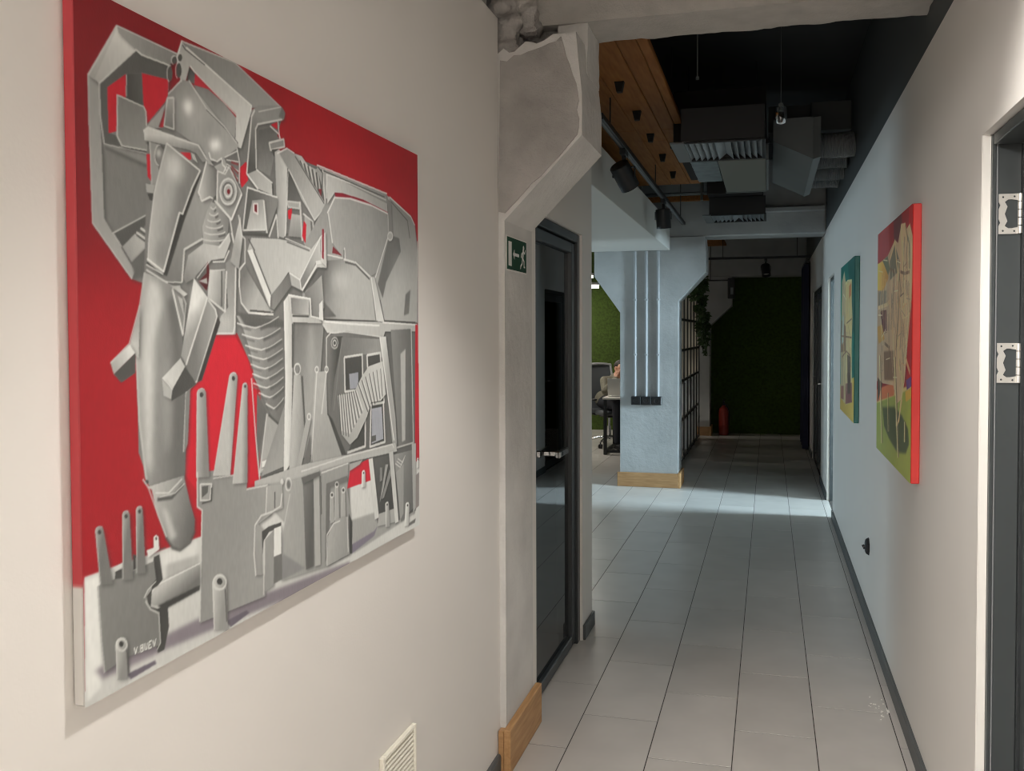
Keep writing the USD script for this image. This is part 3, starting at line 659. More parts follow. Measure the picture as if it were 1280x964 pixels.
def hand(w0, d, side, palm_n):
    d = np.array(d, float); d /= np.linalg.norm(d); n_ = np.array(palm_n, float); n_ -= d*(n_@d); n_ /= np.linalg.norm(n_); s = np.cross(d, n_)*side
    w0 = np.array(w0, float); B = [(w0, .026, w0+d*.05+s*.022, .018), (w0, .026, w0+d*.05-s*.022, .018), (w0+d*.05+s*.022, .018, w0+d*.075-s*.01, .017)]
    for k, (o, l_) in enumerate(((-.028, .062), (-.01, .075), (.009, .08), (.028, .072))):
        a = w0+d*.075+s*o; b = a+d*l_*.5+n_*.01+s*o*.2; c_ = b+d*l_*.4+n_*.028
        B += [(a, .0095, b, .009), (b, .009, c_, .0078)]
    a = w0+d*.02+s*.03; b = a+d*.035+s*.03+n_*.012; c_ = b+d*.03+s*.008+n_*.012; B += [(a, .013, b, .0105), (b, .0105, c_, .009)]
    return body(B, .0045, 4)
obj('hand', hand((.378, -.118, .955), (-.12, .30, 1), 1, (-.2, 1, 0)), skin, ps, smooth=True)
obj('hand', hand((.51, .15, .775), (1, -.25, .0), -1, (0, 0, -1)), skin, ps, smooth=True)
obj('trousers', body([((-.02, -.09, .62), .10, (.40, -.12, .60), .07), ((.40, -.12, .60), .07, (.42, -.12, .12), .05), ((-.02, .09, .62), .10, (.40, .12, .60), .07), ((.40, .12, .60), .07, (.42, .12, .12), .05)]), trouser, ps, smooth=True, label='dark trousers')
for s in (-1, 1): obj('shoe', body([((.42, s*.12, .05), .045, (.55, s*.12, .035), .033)], .01, 3), black_p, ps, smooth=True)

# ------------------------------------------------------------------ the lobby behind the camera and its warm lamps (out of frame)
lobby_m = mat('lobby_paint', (.62, .605, .585), .7)
lob = thing('wall_lobby', kind='structure')
obj('lobby_floor', bx(-3.2, 3.2, -6.0, -3.0, -.12, 0), tile_m, lob)
obj('lobby_floor', bx(.66, 3.2, -3.0, .5, -.12, -.002), tile_m, lob)
for a in ((-3.2, -3.1, -6.0, .42), (3.1, 3.2, -6.0, .42), (-3.2, 3.2, -6.1, -6.0), (-3.2, -1.08, .42, .52), (.72, 3.2, .42, .52)):
    obj('wall_panel', bx(*a, 0, 3.1), lobby_m, lob)
obj('header', bx(-1.08, .72, .42, .52, 2.45, 2.98), lobby_m, lob)
obj('ceiling_panel', bx(-3.2, 3.2, -6.0, .42, 3.1, 3.2), lobby_m, lob)
def globe(label, loc, r, power, drop, color=(1, .955, .905)):
    t = thing('globe_lamp', label, 'lamp', loc)
    obj('canopy', lathe([(0, drop-.03), (.05, drop-.03), (.06, drop-.02), (.06, drop-.002), (0, drop-.002)], 20), black, t)
    obj('cord', cyl((0, 0, r+.02), (0, 0, drop-.03), .004, 8), black, t)
    obj('holder', lathe([(0, r+.005), (.035, r+.005), (.03, r+.03), (0, r+.03)], 20), black, t)
    L = UsdLux.SphereLight.Define(stage, str(t.GetPath())+'/globe')
    L.CreateRadiusAttr(r); L.CreateIntensityAttr(power); L.CreateColorAttr(Gf.Vec3f(*color))
globe('white globe lamp on the left side of the lobby behind the camera, out of view', (-1.6, -3.2, 2.80), .22, LOBBY_L, .30)
globe('white globe lamp on the right side of the lobby behind the camera, out of view', (1.6, -5.2, 2.80), .22, LOBBY_R, .30)

t = thing('ceiling_downlight', 'black can downlight on the near corridor ceiling above the paintings, out of view', 'lamp', (.06, 1.6, 2.978))
obj('can', lathe([(0, 0), (.107, 0), (.11, -.004), (.11, -.10), (.105, -.10), (.103, -.02), (0, -.018)], 28), black, t, smooth=40)
L = UsdLux.SphereLight.Define(stage, str(t.GetPath())+'/bulb')
L.CreateRadiusAttr(.09); L.CreateIntensityAttr(DOWN); L.CreateColorAttr(Gf.Vec3f(1, .955, .905)); L.AddTranslateOp().Set(Gf.Vec3d(0, 0, -.16))
sh = UsdLux.ShapingAPI.Apply(L.GetPrim()); sh.CreateShapingConeAngleAttr(50); sh.CreateShapingConeSoftnessAttr(.5)

# ------------------------------------------------------------------ paintings: flat prints on stretched canvas, drawn shape by shape
class Art:
    """Draws in the measured pixel frame of the photographed canvas, rectified to the canvas's own metres by the homography of its four corners."""
    def __init__(s, corners, w, h, bg, R=1500):
        s.w, s.h, s.R, s.shade = w, h, R, 1
        s.lw = 1.95
        A = []
        for (x, y), (u, v) in zip(corners, ((0, h), (w, h), (w, 0), (0, 0))):
            A += [[x, y, 1, 0, 0, 0, -u*x, -u*y, -u], [0, 0, 0, x, y, 1, -v*x, -v*y, -v]]
        s.H = np.linalg.svd(np.array(A))[2][-1].reshape(3, 3)
        s.W, s.Hh = int(w*R), int(h*R)
        s.im = np.empty((s.Hh, s.W, 3), np.float32); s.im[:] = bg
    def uv(s, pts):
        p = np.array(pts.split(), float).reshape(-1, 2) if isinstance(pts, str) else np.asarray(pts, float).reshape(-1, 2)
        q = np.c_[p, np.ones(len(p))]@s.H.T
        return np.c_[q[:, 0]/q[:, 2]*s.R, (s.h-q[:, 1]/q[:, 2])*s.R]
    def col(s, c): return np.array((c*1.0, c*1.0, c*.972) if np.ndim(c) == 0 else c, np.float32)
    def mask(s, q, line=None, blur=1.0, closed=False):
        m = 8+(line or 0)+3*blur
        x0, y0 = np.maximum(0, np.floor(q.min(0)-m)).astype(int); x1, y1 = np.minimum((s.W, s.Hh), np.ceil(q.max(0)+m)).astype(int)
        if x1 <= x0 or y1 <= y0: return None
        I = Image.new('L', (int(x1-x0), int(y1-y0))); d = ImageDraw.Draw(I); pp = [tuple(v) for v in (q-(x0, y0))]
        if line is None: d.polygon(pp, fill=255)
        else:
            d.line(pp+(pp[:1] if closed else []), fill=255, width=max(1, int(round(line))), joint='curve')
        a = np.asarray(I, np.float32)/255
        if blur: a = gaussian_filter(a, blur)
        return (slice(y0, y1), slice(x0, x1)), a[..., None]
    def put(s, r, c):
        if r is None: return
        sl, a = r; s.im[sl] = s.im[sl]*(1-a)+c*a
    def P(s, c, pts, g=None, o=None, ow=1.6, k=None, blur=1.0, sh=.5):
        """a filled shape; g = (x0, y0, tone, x1, y1, tone): a painted blend between two points; o, ow: outline tone and width; k: dark edge offset"""
        q = s.uv(pts)
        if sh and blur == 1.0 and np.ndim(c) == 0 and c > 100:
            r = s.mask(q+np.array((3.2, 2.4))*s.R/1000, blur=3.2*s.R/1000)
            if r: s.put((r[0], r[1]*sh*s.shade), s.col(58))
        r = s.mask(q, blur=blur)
        if r is None: return
        c = s.col(c)
        if g is not None:
            a, b = s.uv(g[0:2])[0], s.uv(g[3:5])[0]; d = b-a
            yy, xx = np.mgrid[r[0][0], r[0][1]]
            t = np.clip(((xx-a[0])*d[0]+(yy-a[1])*d[1])/(d@d), 0, 1)[..., None]
            c = s.col(g[2])*(1-t)+s.col(g[5])*t
        s.put(r, c)
        if o is not None: s.L(o, pts, ow, closed=True)
    def L(s, c, pts, w=1.6, closed=False, blur=1.0, a=.88):
        if s.shade:
            xs = np.array(pts.split(), float)[::2] if isinstance(pts, str) else np.asarray(pts, float).reshape(-1, 2)[:, 0]
            w = w*np.clip(.8+(xs.mean()-100)/426*.75, .75, 1.45)
        r = s.mask(s.uv(pts), line=w*s.lw*s.R/1000, blur=blur, closed=closed)
        if r is not None: s.put((r[0], r[1]*a), s.col(c))
    def G(s, c, x, y, rx, ry, a=.8):
        t = np.linspace(0, 2*math.pi, 24, endpoint=False); q = s.uv(np.c_[x+rx*np.cos(t), y+ry*np.sin(t)])
        r = s.mask(q, blur=max(2., (q.max(0)-q.min(0)).min()*.28)); s.put((r[0], r[1]*a), s.col(c))
    def E(s, c, x, y, rx, ry, w=None, o=None):
        t = np.linspace(0, 2*math.pi, 28, endpoint=False); p = np.c_[x+rx*np.cos(t), y+ry*np.sin(t)]
        s.L(c, p, w, closed=True) if w else s.P(c, p, o=o)
    def peg(s, x0, y0, x1, y1, w0, w1, c=165, hole=True):
        """an upright rounded post with a hole near its top"""
        t = np.linspace(math.pi, 2*math.pi, 8); p = np.r_[np.c_[x0+w0*np.cos(t), y0+w0*1.2*np.sin(t)], [[x1+w1, y1], [x1-w1, y1+1]]]
        s.P(c, p, g=(x0-w0, y0, c+12, x0+w0, y0, c-26)); s.L(min(205, c+22), np.r_[[[x1-w1, y1]], p[:6]], 1.1)
        if hole: s.E(72, x0, y0+w0*.3, w0*.38, w0*.55)
    def mesh(s, name, parent, x, y0, z0, face, du=.002, dv=.0014, gain=1.28, tint=(1.02, 1.0, .97), flipu=False, sheen=.45):
        nu, nv = int(s.w/du)+1, int(s.h/dv)+1
        u, v = np.meshgrid(np.linspace(0, s.w, nu), np.linspace(0, s.h, nv))
        gr = np.clip(1-(s.im.max(-1, keepdims=True)-s.im.min(-1, keepdims=True))/26, 0, 1)*s.shade
        s.im = np.clip(s.im+gr*(s.im-150)*.24, 0, 255)
        n = meshkit.fbm(np.stack([u*9, v*9, u*0], -1), 4, 2)[..., None]-.5; n2 = meshkit.noise(np.stack([u*260, v*90, u*0], -1), 5)[..., None]-.5
        px = [map_coordinates(s.im[..., k], [(s.h-v)*s.R-.5, u*s.R-.5], order=1, mode='nearest') for k in range(3)]
        rgb = np.clip(lin(np.clip(np.stack(px, -1)*(1+.06*n+.035*n2), 0, 255))*gain/np.array(tint), 0, .93)
        yy = y0+(s.w-u if flipu else u)
        P = np.stack([np.full_like(u, x), yy, z0+v], -1).reshape(-1, 3)
        i = np.arange(nu*nv).reshape(nv, nu); a, b, c, d = i[:-1, :-1].ravel(), i[:-1, 1:].ravel(), i[1:, 1:].ravel(), i[1:, :-1].ravel()
        f = np.r_[np.c_[a, b, c], np.c_[a, c, d]]
        nrm = np.cross(P[f[0, 1]]-P[f[0, 0]], P[f[0, 2]]-P[f[0, 0]])[0]
        if nrm*face < 0: f = f[:, ::-1]
        o = obj(name, (P, f), paint_m, parent)
        UsdGeom.PrimvarsAPI(o).CreatePrimvar('paint', Sdf.ValueTypeNames.Color3fArray, 'vertex').Set(Vt.Vec3fArray.FromNumpy(rgb.reshape(-1, 3).astype(np.float32)))
        return o
paint_m = usdkit.material(stage, '/World/Looks/oil_paint', {'a': ('attribute', {'attribute': 'paint'}), 'g': ('geometry', {}), 'n': ('noise_texture', {'scale': 350, 'detail': 2}), 'b': ('bump', {'strength': .08, 'distance': .002}), 'p': ('principled_bsdf', {'roughness': .42})},
                          [('a.color', 'p.base_color'), ('g.position', 'n.vector'), ('n.fac', 'b.height'), ('b.normal', 'p.normal')], surface='p.BSDF')
RED, REDB = (146, 31, 37), (178, 34, 46)
A = Art([(94, -40), (522, 193), (526, 654), (107, 888)], 1.170, .974, RED)
P, L, G, EL = A.P, A.L, A.G, A.E
HI, MID, DK = 184, 148, 92
# red ground with brighter lower and right parts
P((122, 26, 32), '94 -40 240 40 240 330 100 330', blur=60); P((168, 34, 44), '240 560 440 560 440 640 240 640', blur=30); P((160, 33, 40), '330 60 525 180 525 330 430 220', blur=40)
# pale ground
P(176, '107 718 526 573 526 654 107 888', g=(107, 800, 178, 526, 620, 192)); L((168, 60, 66), '107 718 526 573', 1.2, a=.5)
P(198, '107 722 126 716 128 860 109 880', blur=4); P(160, '212 700 252 690 252 735 210 760', blur=5); P(190, '205 690 250 672 250 690 206 705', blur=4)
P((128, 122, 126), '120 838 252 772 440 700 440 712 330 760 210 812 130 850', blur=5)
P(188, '440 612 468 602 470 640 441 655', blur=3); P(152, '441 648 520 622 520 640 445 690', blur=3); P((124, 119, 128), '440 680 470 662 474 656 470 668 443 690', blur=2)
# big plate of the ear, left
P(120, '113 80 150 19 226 57 216 72 214 112 188 146 196 200 190 300 182 345 168 339 119 268', g=(120, 180, 124, 185, 300, 112))
P(146, '113 80 126 90 130 168 133 262 172 330 168 339 119 268'); P(164, '113 80 150 19 156 30 126 90', g=(116, 80, 150, 150, 25, 186))
P(170, '150 22 180 56 127 91 122 84', g=(128, 86, 160, 152, 34, 192)); P(136, '150 19 226 57 216 71 181 57 152 28', g=(160, 40, 146, 215, 66, 128))
P(98, '127 92 174 51 181 58 215 72 215 90 181 80 161 80 138 96 139 153 150 158 188 172 188 182 133 168')
P(REDB, '138 96 161 80 161 111 150 106 149 152 139 154'); P(REDB, '181 80 214 89 214 112 188 143 183 136 182 118')
P(88, '161 80 181 80 183 122 161 112', g=(161, 90, 84, 181, 90, 100)); L(HI, '161.5 81 161.5 108', 1.2)
L(HI, '113 80 150 19 226 57', 1.5); L(HI, '127 91 174 50 181 57 215 71', 1.8); L(176, '127 91 128 130 133 167 188 181', 1.6); L(166, '113 80 114 130 118 267 168 339', 1.6)
P(132, '132 169 188 184 188 196 134 176', blur=2); L(94, '134 172 190 198', 3, blur=3)
P(126, '150 106 183 122 186 128 188 178 156 171 150 158', g=(160, 115, 122, 175, 172, 134), o=HI)
P(DK, '145 280 188 257 190 266 168 290 156 298', blur=1.5); P(MID, '156 298 172 282 190 296 168 318', g=(158, 300, 138, 180, 290, 160)); L(170, '144 281 188 258', 1.6); L(168, '145 282 155 298', 1.4); P(100, '168 318 188 298 186 338 172 338', blur=3)
for a in ('174 280 190 292', '179 275 191 284'): L(186, a, 2.); L(80, np.array(a.split(), float)+np.array([0, 4, 0, 4]), 1.6)
# grey underpainting of the body
P(112, '188 150 232 90 300 140 312 130 356 140 346 180 400 204 486 244 515 270 521 310 521 636 498 650 474 652 466 571 440 580 436 600 326 608 330 480 300 410 272 412 260 440 238 478 190 600 176 560 174 440 184 332', g=(190, 300, 118, 480, 400, 104), sh=0)
P(REDB, '262 424 270 412 296 412 312 440 324 480 330 600 250 610 236 590 238 490 252 470'); P(REDB, '300 205 312 196 314 218 306 228')
# brow beam and plate over the skull
P(136, '231 41 297 70 357 131 353 128 318 128 236 50', g=(250, 55, 130, 340, 125, 148)); L(HI, '231 41 297 70', 1.5); L(172, '297 70 354 128', 1.4)
P(100, '240 74 248 82 248 96 238 92'); P(REDB, '248 81 264 92 300 132 300 150 283 122 264 104 247 97'); P(136, '246 97 264 103 284 121 299 140 297 168 262 128', g=(262, 110, 120, 290, 150, 150))
P(172, '231 41 237 50 318 125 318 132 305 178 298 176 299 135 246 79 241 73 236 92 230 92 224 60', g=(235, 60, 160, 310, 140, 184)); L(198, '237 49 318 125 317 133', 1.7); L(88, '232 46 236 52 260 72', 1.2); L(196, '242 73 247 80 299 136', 1.4); L(192, '231 41 225 64', 1.5)
for x, y, rx, ry in ((222, 65, 3, 4.5), (229, 62, 2.6, 4.5), (227.5, 78, 3.2, 9), (216.5, 82, 3, 9)): EL(92, x, y, rx, ry); L(176, np.c_[x+rx*1.3*np.cos(np.linspace(2, 5, 8)), y+ry*1.2*np.sin(np.linspace(2, 5, 8))], 1.1)
# skull dome
P(150, '231 90 215 106 206 130 204 142 222 152 252 175 264 194 286 190 301 178 300 172 240 92', g=(210, 120, 128, 285, 170, 152))
G(122, 224, 150, 9, 20, .7); G(172, 245, 132, 22, 26, .7); G(222, 239, 124, 5, 9, .95); G(214, 273, 173, 7, 7, .95); G(120, 262, 150, 8, 10, .2)
L(92, '262 128 285 152 301 172', 1.4); L(176, '240 91 262 127 284 150 300 172', 1.5); L(180, '231 90 214 107', 1.5); L(170, '230 92 231 90', 1.5)
P(REDB, '202 150 210 126 208 148'); P(130, '213 112 221 112 221 152 209 147', g=(214, 116, 150, 219, 150, 118), o=182); P(146, '184 150 210 120 207 134 202 148 206 150')
P(164, '183 152 189 147 252 172 264 193 257 194 249 183 240 178 186 165', g=(220, 160, 182, 222, 176, 132)); L(186, '183 152 189 149 252 173 263 192', 1.4); L(186, '184 152 185 164', 1.3); L(84, '187 168 238 184', 2, blur=2)
P(REDB, '229 181 242 182 243 190 240 191'); P(160, '243 182 247 184 251 195 245 190'); P(140, '190 166 201 170 203 232 194 234'); L(176, '191 167 193 222', 1.2); P(REDB, '187 182 191 182 192 216 188 210')
EL(112, 203, 184, 5.5, 12); G(196, 202, 181, 3, 5); L(178, np.c_[203+6*np.cos(np.linspace(1.6, 4.9, 10)), 184+13*np.sin(np.linspace(1.6, 4.9, 10))], 1.2)
P(150, '186 219 197 221 195 232 187 230'); P(80, '188 232 195 232 197 242 191 240')
# side plate, snout, ribbed jaw
P(128, '256 205 252 238 272 238 262 262 256 292 233 304 231 345 210 344 206 330 228 262 240 236', g=(245, 250, 140, 215, 330, 116)); P(76, '256 206 254 212 234 266 212 337 207 334 229 262 241 232', blur=1.5)
P(150, '212 169 254 205 244 226 232 259 228 257 226 264 208 332 203 333 188 317 190 285 196 232 204 200', g=(196, 250, 160, 226, 262, 120)); G(196, 222, 200, 11, 18, .9); G(170, 212, 235, 10, 24, .5); G(116, 205, 310, 8, 16, .6)
L(188, '212 169 254 205 244 226 232 259 228 257 226 264 208 332', 1.6); L(176, '212 169 204 200 196 232 189 290 188 317', 1.5); L(190, '187 314 208 331', 1.7); L(78, '187 319 206 335', 1.8); L(186, '186 321 207 334', 1.3)
P(148, '262 193 276 205 275 236 268 240 258 243 251 232', g=(254, 215, 168, 274, 220, 112)); L(186, '262 193 252 232 256 243 266 238 270 240', 1.6); P(150, '262 186 264 196 272 200 280 196 284 188 290 192 287 204 282 210 276 206'); L(186, '265 182 267 190 275 194 281 190 282 198 286 202 283 209 276 206 275 240', 1.4)
P(110, '284 190 301 178 303 220 296 215'); 
for k, a in enumerate(('285 189 301 181', '287 192 302 195', '287 197 302 207', '287 200 301 216', '286 204 300 222')):
    L(186, a, 1.3)
    if 0 < k < 4: L((120, 52, 54), np.array(a.split(), float)+np.array([6, 3, 0, 3]), 1.8)
L(184, '300 178 303 195 303 222', 1.5); P(REDB, '305 202 311 195 313 216 306 226')
P(138, '276 206 285 210 290 201 306 235 293 267 275 245', o=180); EL(150, 289, 232, 11, 18); EL(180, 289, 232, 10, 16, 1.6); EL(104, 289, 232, 6.5, 11, 1.8); EL(184, 289, 231, 4.5, 7.5, 1.4); EL((110, 30, 36), 289.5, 232, 1.8, 3)
P(140, '268 244 276 248 290 268 288 290 280 302 258 302 257 275 262 258', g=(258, 270, 154, 290, 280, 118))
for k in range(6):
    y = 250+8*k; w_ = 3+2.6*k; x = 270.5+.4*k; t = np.linspace(.2, 2.9, 9); L(174, np.c_[x+w_*np.cos(t), y+4*np.sin(t)], 1.2); L(98, np.c_[x+w_*np.cos(t[:4]), y+3+4*np.sin(t[:4])], 1.8)
L(184, '272 243 293 268', 1.8); L(186, '293 268 306 236', 1.5); L(184, '291 266 296 297 293 284', 1.6)
P(140, '239 311 258 297 278 300 290 284 292 294 284 316 268 318 250 338 236 346 233 340', g=(250, 300, 164, 240, 345, 120)); L(180, '257 291 234 304 231 345', 1.9); L(180, '290 285 280 300 277 302', 1.6); L(182, '290 306 284 320 270 320', 1.6); L(176, '211 344 231 345', 1.5)
P((78, 30, 32), '251 338 264 320 266 338 262 356 252 344'); P(96, '248 338 262 322 262 334 252 344'); L(176, '250 340 265 320', 1.3); P(150, '252 344 262 340 263 348')
# trunk
P(140, '184 331 205 341 222 350 231 410 232 446 239 470 237 520 234 592 228 600 190 604 184 592 176 520 173 440 178 380', g=(173, 460, 152, 236, 470, 104))
P(176, '190 340 202 346 206 372 196 420 192 590 186 575 182 440 186 360', blur=9); P(104, '222 360 228 410 230 470 234 590 222 596 222 440 214 370', blur=8); G(150, 212, 500, 6, 60, .5); L(162, '184 332 178 372 174 420 174 450 177 520 186 596', 1.7); L(178, '186 328 206 341 213 345', 1.6)
P(128, '219 352 228 350 236 372 232 412', o=170); L(178, '219 354 232 411', 1.7); P(164, '216 349 226 350 238 360 234 363', g=(218, 350, 146, 236, 362, 176)); P(156, '226 362 232 366 234 390')
P(140, '187 604 233 590 240 622 247 646 246 662 240 674 228 684 218 681 209 666 197 630 193 608', g=(192, 640, 160, 246, 650, 100)); P(166, '205 630 212 634 224 668 216 672', blur=5); L(82, '200 620 218 618 232 602', 3, blur=2); L(176, '197 612 214 612 231 594', 1.6); L(170, '202 617 222 612 234 600', 1.3); L(84, '210 668 219 682 228 685 241 675 247 660', 2, blur=2); EL(80, 186, 598, 2.5, 2.5); L(168, '181 594 188 605 200 640 211 668', 1.3)
P(164, '178 374 176 440 164 428', g=(170, 400, 148, 174, 420, 170)); P(168, '141 445 165 422 172 434 145 460', g=(145, 452, 150, 166, 430, 186)); P(86, '145 460 172 434 172 459 154 471'); L(170, '141 445 165 421 178 372', 1.4)
# bent bars beside the trunk
P(142, '266 330 285 331 287 383 263 366', g=(268, 340, 170, 284, 350, 128)); P(136, '286 322 300 309 298 412 272 412 280 388 289 378', g=(290, 330, 128, 276, 410, 156)); L(182, '263 365 285 383 287 332', 1.7); L(84, '281 332 281 376', 1.4); L(180, '300 300 300 310 298 330 297 402 295 411 274 411', 1.7); L(172, '267 331 285 330', 1.3); G(166, 285, 396, 8, 8, .6)
P(158, '246 341 263 365 236 450 230 438', g=(240, 380, 186, 250, 400, 140)); L(176, '246 341 263 366', 1.5); G(196, 247, 366, 4, 14, .7)
P(124, '263 368 272 378 276 388 256 455 250 472 240 478 235 452', g=(246, 420, 112, 268, 420, 140)); L(188, '263 366 236 450', 1.5); L(180, '264 368 273 380 275 390 250 470 236 484', 1.5); P(74, '276 390 279 396 256 470 250 472', blur=1.5)
P(172, '229 441 235 452 219 481 206 466', g=(210, 466, 180, 232, 448, 166)); P(156, '206 467 219 482 217 493 208 488'); P(84, '235 452 249 474 236 484 218 495 219 481'); L(182, '207 465 219 481', 1.3); L(170, '236 484 233 560', 1.5); P(120, '236 486 241 480 238 550 234 560')
# helmet, slab and sloping beam
P(124, '318 131 326 126 354 127 359 135 358 144 325 149 322 156 324 205 343 222 343 238 325 231 312 211', g=(325, 135, 138, 318, 200, 92)); P((112, 110, 116), '327 156 341 153 351 165 355 171 342 172 340 181 346 190 341 214 326 205', g=(330, 160, 104, 340, 200, 124)); P(160, '312 211 325 206 343 222 344 238 326 230', g=(316, 214, 150, 340, 234, 168)); L(188, '322 131 318 140 312 210 326 230', 1.6); L(184, '324 205 344 223', 1.5); L(184, '356 144 326 149 323 155 324 204', 1.7); L(178, '327 133 355 128', 1.2); P(112, '356 128 360 136 358 144 352 140', blur=2)
P(REDB, '342 150 350 147 350 156'); L(188, '341 151 352 162 354 168', 1.5); L(186, '351 146 353 168', 1.4); P(132, '340 172 358 168 359 178 342 182', o=178); P(90, '343 181 352 180 346 190')
P(166, '347 184 352 181 358 186 364 205 362 285 358 292 352 290 349 240', g=(348, 220, 150, 362, 220, 178)); L(86, '363 205 362 288', 1.3); L(186, '364 206 360 290', 1.3)
P(100, '364 206 392 260 400 300 362 286', g=(364, 220, 92, 390, 290, 130)); P(148, '362 246 378 248 377 256 364 254', o=170); P(REDB, '363 258 368 255 368 270 364 268'); P(150, '368 262 378 264 380 292 364 290', g=(370, 265, 156, 372, 290, 130)); L(176, '378 247 381 296', 2.6); P(150, '384 262 391 270 393 304 383 300'); P(REDB, '383 271 386 276 385 300 381 290'); L(176, '382 262 394 272 395 304', 1.5)
P(150, '370 186 380 190 388 202 398 207 400 205 404 250 411 252 398 252 384 226 368 196', g=(372, 190, 166, 400, 240, 140))
for a in ('378 196 384 214', '383 199 389 224', '388 203 394 236', '393 207 399 244', '398 211 402 248'): L(92, a, 2.); L(182, np.array(a.split(), float)+np.array([2.4, 0, 2.4, 0]), 1.)
P((120, 50, 54), '401 232 405 232 404 242')
P(148, '352 184 362 180 371 186 411 253 396 271 380 244 364 206', g=(360, 200, 138, 398, 250, 164)); L(184, '350 186 362 180 371 186', 1.4); L(178, '364 206 396 271 411 253', 1.5); L(90, '372 190 408 250', 1.)
# box with slot
P(112, '313 227 350 241 350 252 338 286 307 282', g=(315, 235, 96, 345, 250, 124)); P(156, '319 244 333 243 337 282 312 280', g=(320, 246, 140, 330, 278, 170)); P((104, 34, 40), '321 248 325.5 248 325.5 261 321 258', o=188); L(188, '313 227 350 241', 1.8); L(184, '313 227 307 281 335 281', 1.6); L(180, '333 244 337 285', 2.2); L(82, '308 286 338 288', 2.4, blur=1.5); L(184, '340 290 349 263 351 292', 1.7); P(150, '296 297 304 264 307 290 302 330 292 320', g=(298, 300, 142, 304, 290, 164)); L(176, '302 262 306 288 310 292 310 322 303 330 303 352', 1.6)
# torso
P(146, '400 203 402 211 484 241 487 244 513 268 519 280 523 312 523 402 380 392 384 300 410 250', g=(420, 260, 140, 500, 380, 150))
P(140, '399 203 484 240 486 262 420 217 412 222 410 250', g=(410, 210, 150, 480, 250, 134)); L(192, '399 202 485 240', 1.8); L(90, '404 208 482 244', 1.2); P(152, '411 214 420 217 485 252 486 266 455 250 430 238 421 237 412 250', g=(415, 218, 176, 470, 250, 150)); L(190, '411 244 411 214 420 217 440 226', 1.6); L(176, '440 226 484 248', 1.2); L(184, '406 208 409 250', 1.5); L(84, '400 204 406 212 405 240', 1.4)
P((136, 40, 52), '421 237 430 238 455 246 486 263 486 266 455 251 422 243')
P(142, '420 243 440 245 466 254 485 264 487 288 472 338 465 343 449 325 432 320 418 299 412 262', g=(420, 250, 152, 460, 330, 134)); L(188, '412 262 421 243 440 245 466 254 486 265', 1.6); L(180, '413 262 418 300', 1.5); L(176, '486 265 487 288', 1.3)
P(138, '405 322 432 321 447 326 465 343 471 398 408 394 398 372', g=(410, 330, 110, 440, 360, 158)); G(184, 428, 346, 12, 14, .6); G(158, 440, 375, 24, 18, .6); P(104, '407 372 423 392 408 394', blur=2); L(182, '412 314 431 319', 1.6); L(184, '433 306 434 322', 1.5); L(74, '432.4 309 432.4 321', 1.); P((112, 44, 50), '419 304 430 316 418 312'); L(182, '432 320 447 325 466 344', 2.); L(84, '434 324 447 328 464 346', 1.6, blur=1.5)
P(144, '488 244 515 270 519 280 522 320 522 401 482 398 474 350 487 292', g=(490, 260, 128, 505, 360, 156)); P(106, '488 291 500 296 502 312 484 350 480 370 474 352', blur=2); G(166, 500, 345, 9, 30, .5); L(186, '488 244 514 269 519 280', 1.6); L(90, '490 250 510 274 513 296', 1.2); L(186, '487 292 471 344', 1.6); L(180, '487 244 490 285', 1.5); P(120, '486 246 490 252 492 290 488 288'); EL(150, 489, 293, 3, 5, o=176); P(112, '508 366 514 360 512 390 506 392', blur=3)
P(172, '464 342 470 344 482 400 474 399', g=(465, 345, 160, 476, 395, 182)); L(192, '466 344 473 398', 1.3); L(96, '477 372 482 398', 1.2)
# shoulder armour
P(104, '398 332 411 330 406 345 380 362 366 354 345 383 336 388', blur=2); P(132, '384 362 405 340 408 380 402 394 392 392', g=(385, 365, 112, 405, 350, 146))
P(138, '303 331 310 324 313 332 339 378 346 384 334 389 313 385 305 373', g=(305, 345, 112, 322, 370, 156)); L(180, '310 322 303 332 303 352 305 372 314 384', 1.5); L(190, '314 385 345 388', 2.); L(84, '316 382 342 385', 1.6)
P(164, '318 291 350 293 361 295 392 307 404 291 403 320 411 321 411 331 399 330 381 359 378 345 364 335 346 362 340 379 313 307', g=(320, 295, 160, 390, 330, 172)); P(116, '342 364 365 336 368 352 346 382 340 379', g=(345, 372, 124, 366, 340, 108)); P(152, '365 336 378 345 380 358 368 352'); P(148, '378 345 403 292 404 322 398 323 381 357', g=(382, 340, 120, 402, 310, 168))
L(192, '365 336 378 345 380 358', 1.4); L(192, '378 345 404 291', 1.6); L(192, '398 324 411 322', 3.); L(190, '381 358 399 326', 2.2); L(88, '383 361 401 331 411 332', 1.8); L(90, '314 292 322 307', 1.6); P(188, '313 307 319 305 342 364 341 379'); L(84, '321 308 342 362', 1.2); L(90, '346 384 368 353 380 360', 1.6); L(186, '360 292 391 306', 1.); L(84, '362 297 390 309', 1.4, blur=1.5)
P(168, '404 290 410 286 411 330 404 322', g=(404, 300, 176, 410, 300, 160)); P((130, 44, 54), '405.5 282 407.5 282 407.5 320 405.5 318')
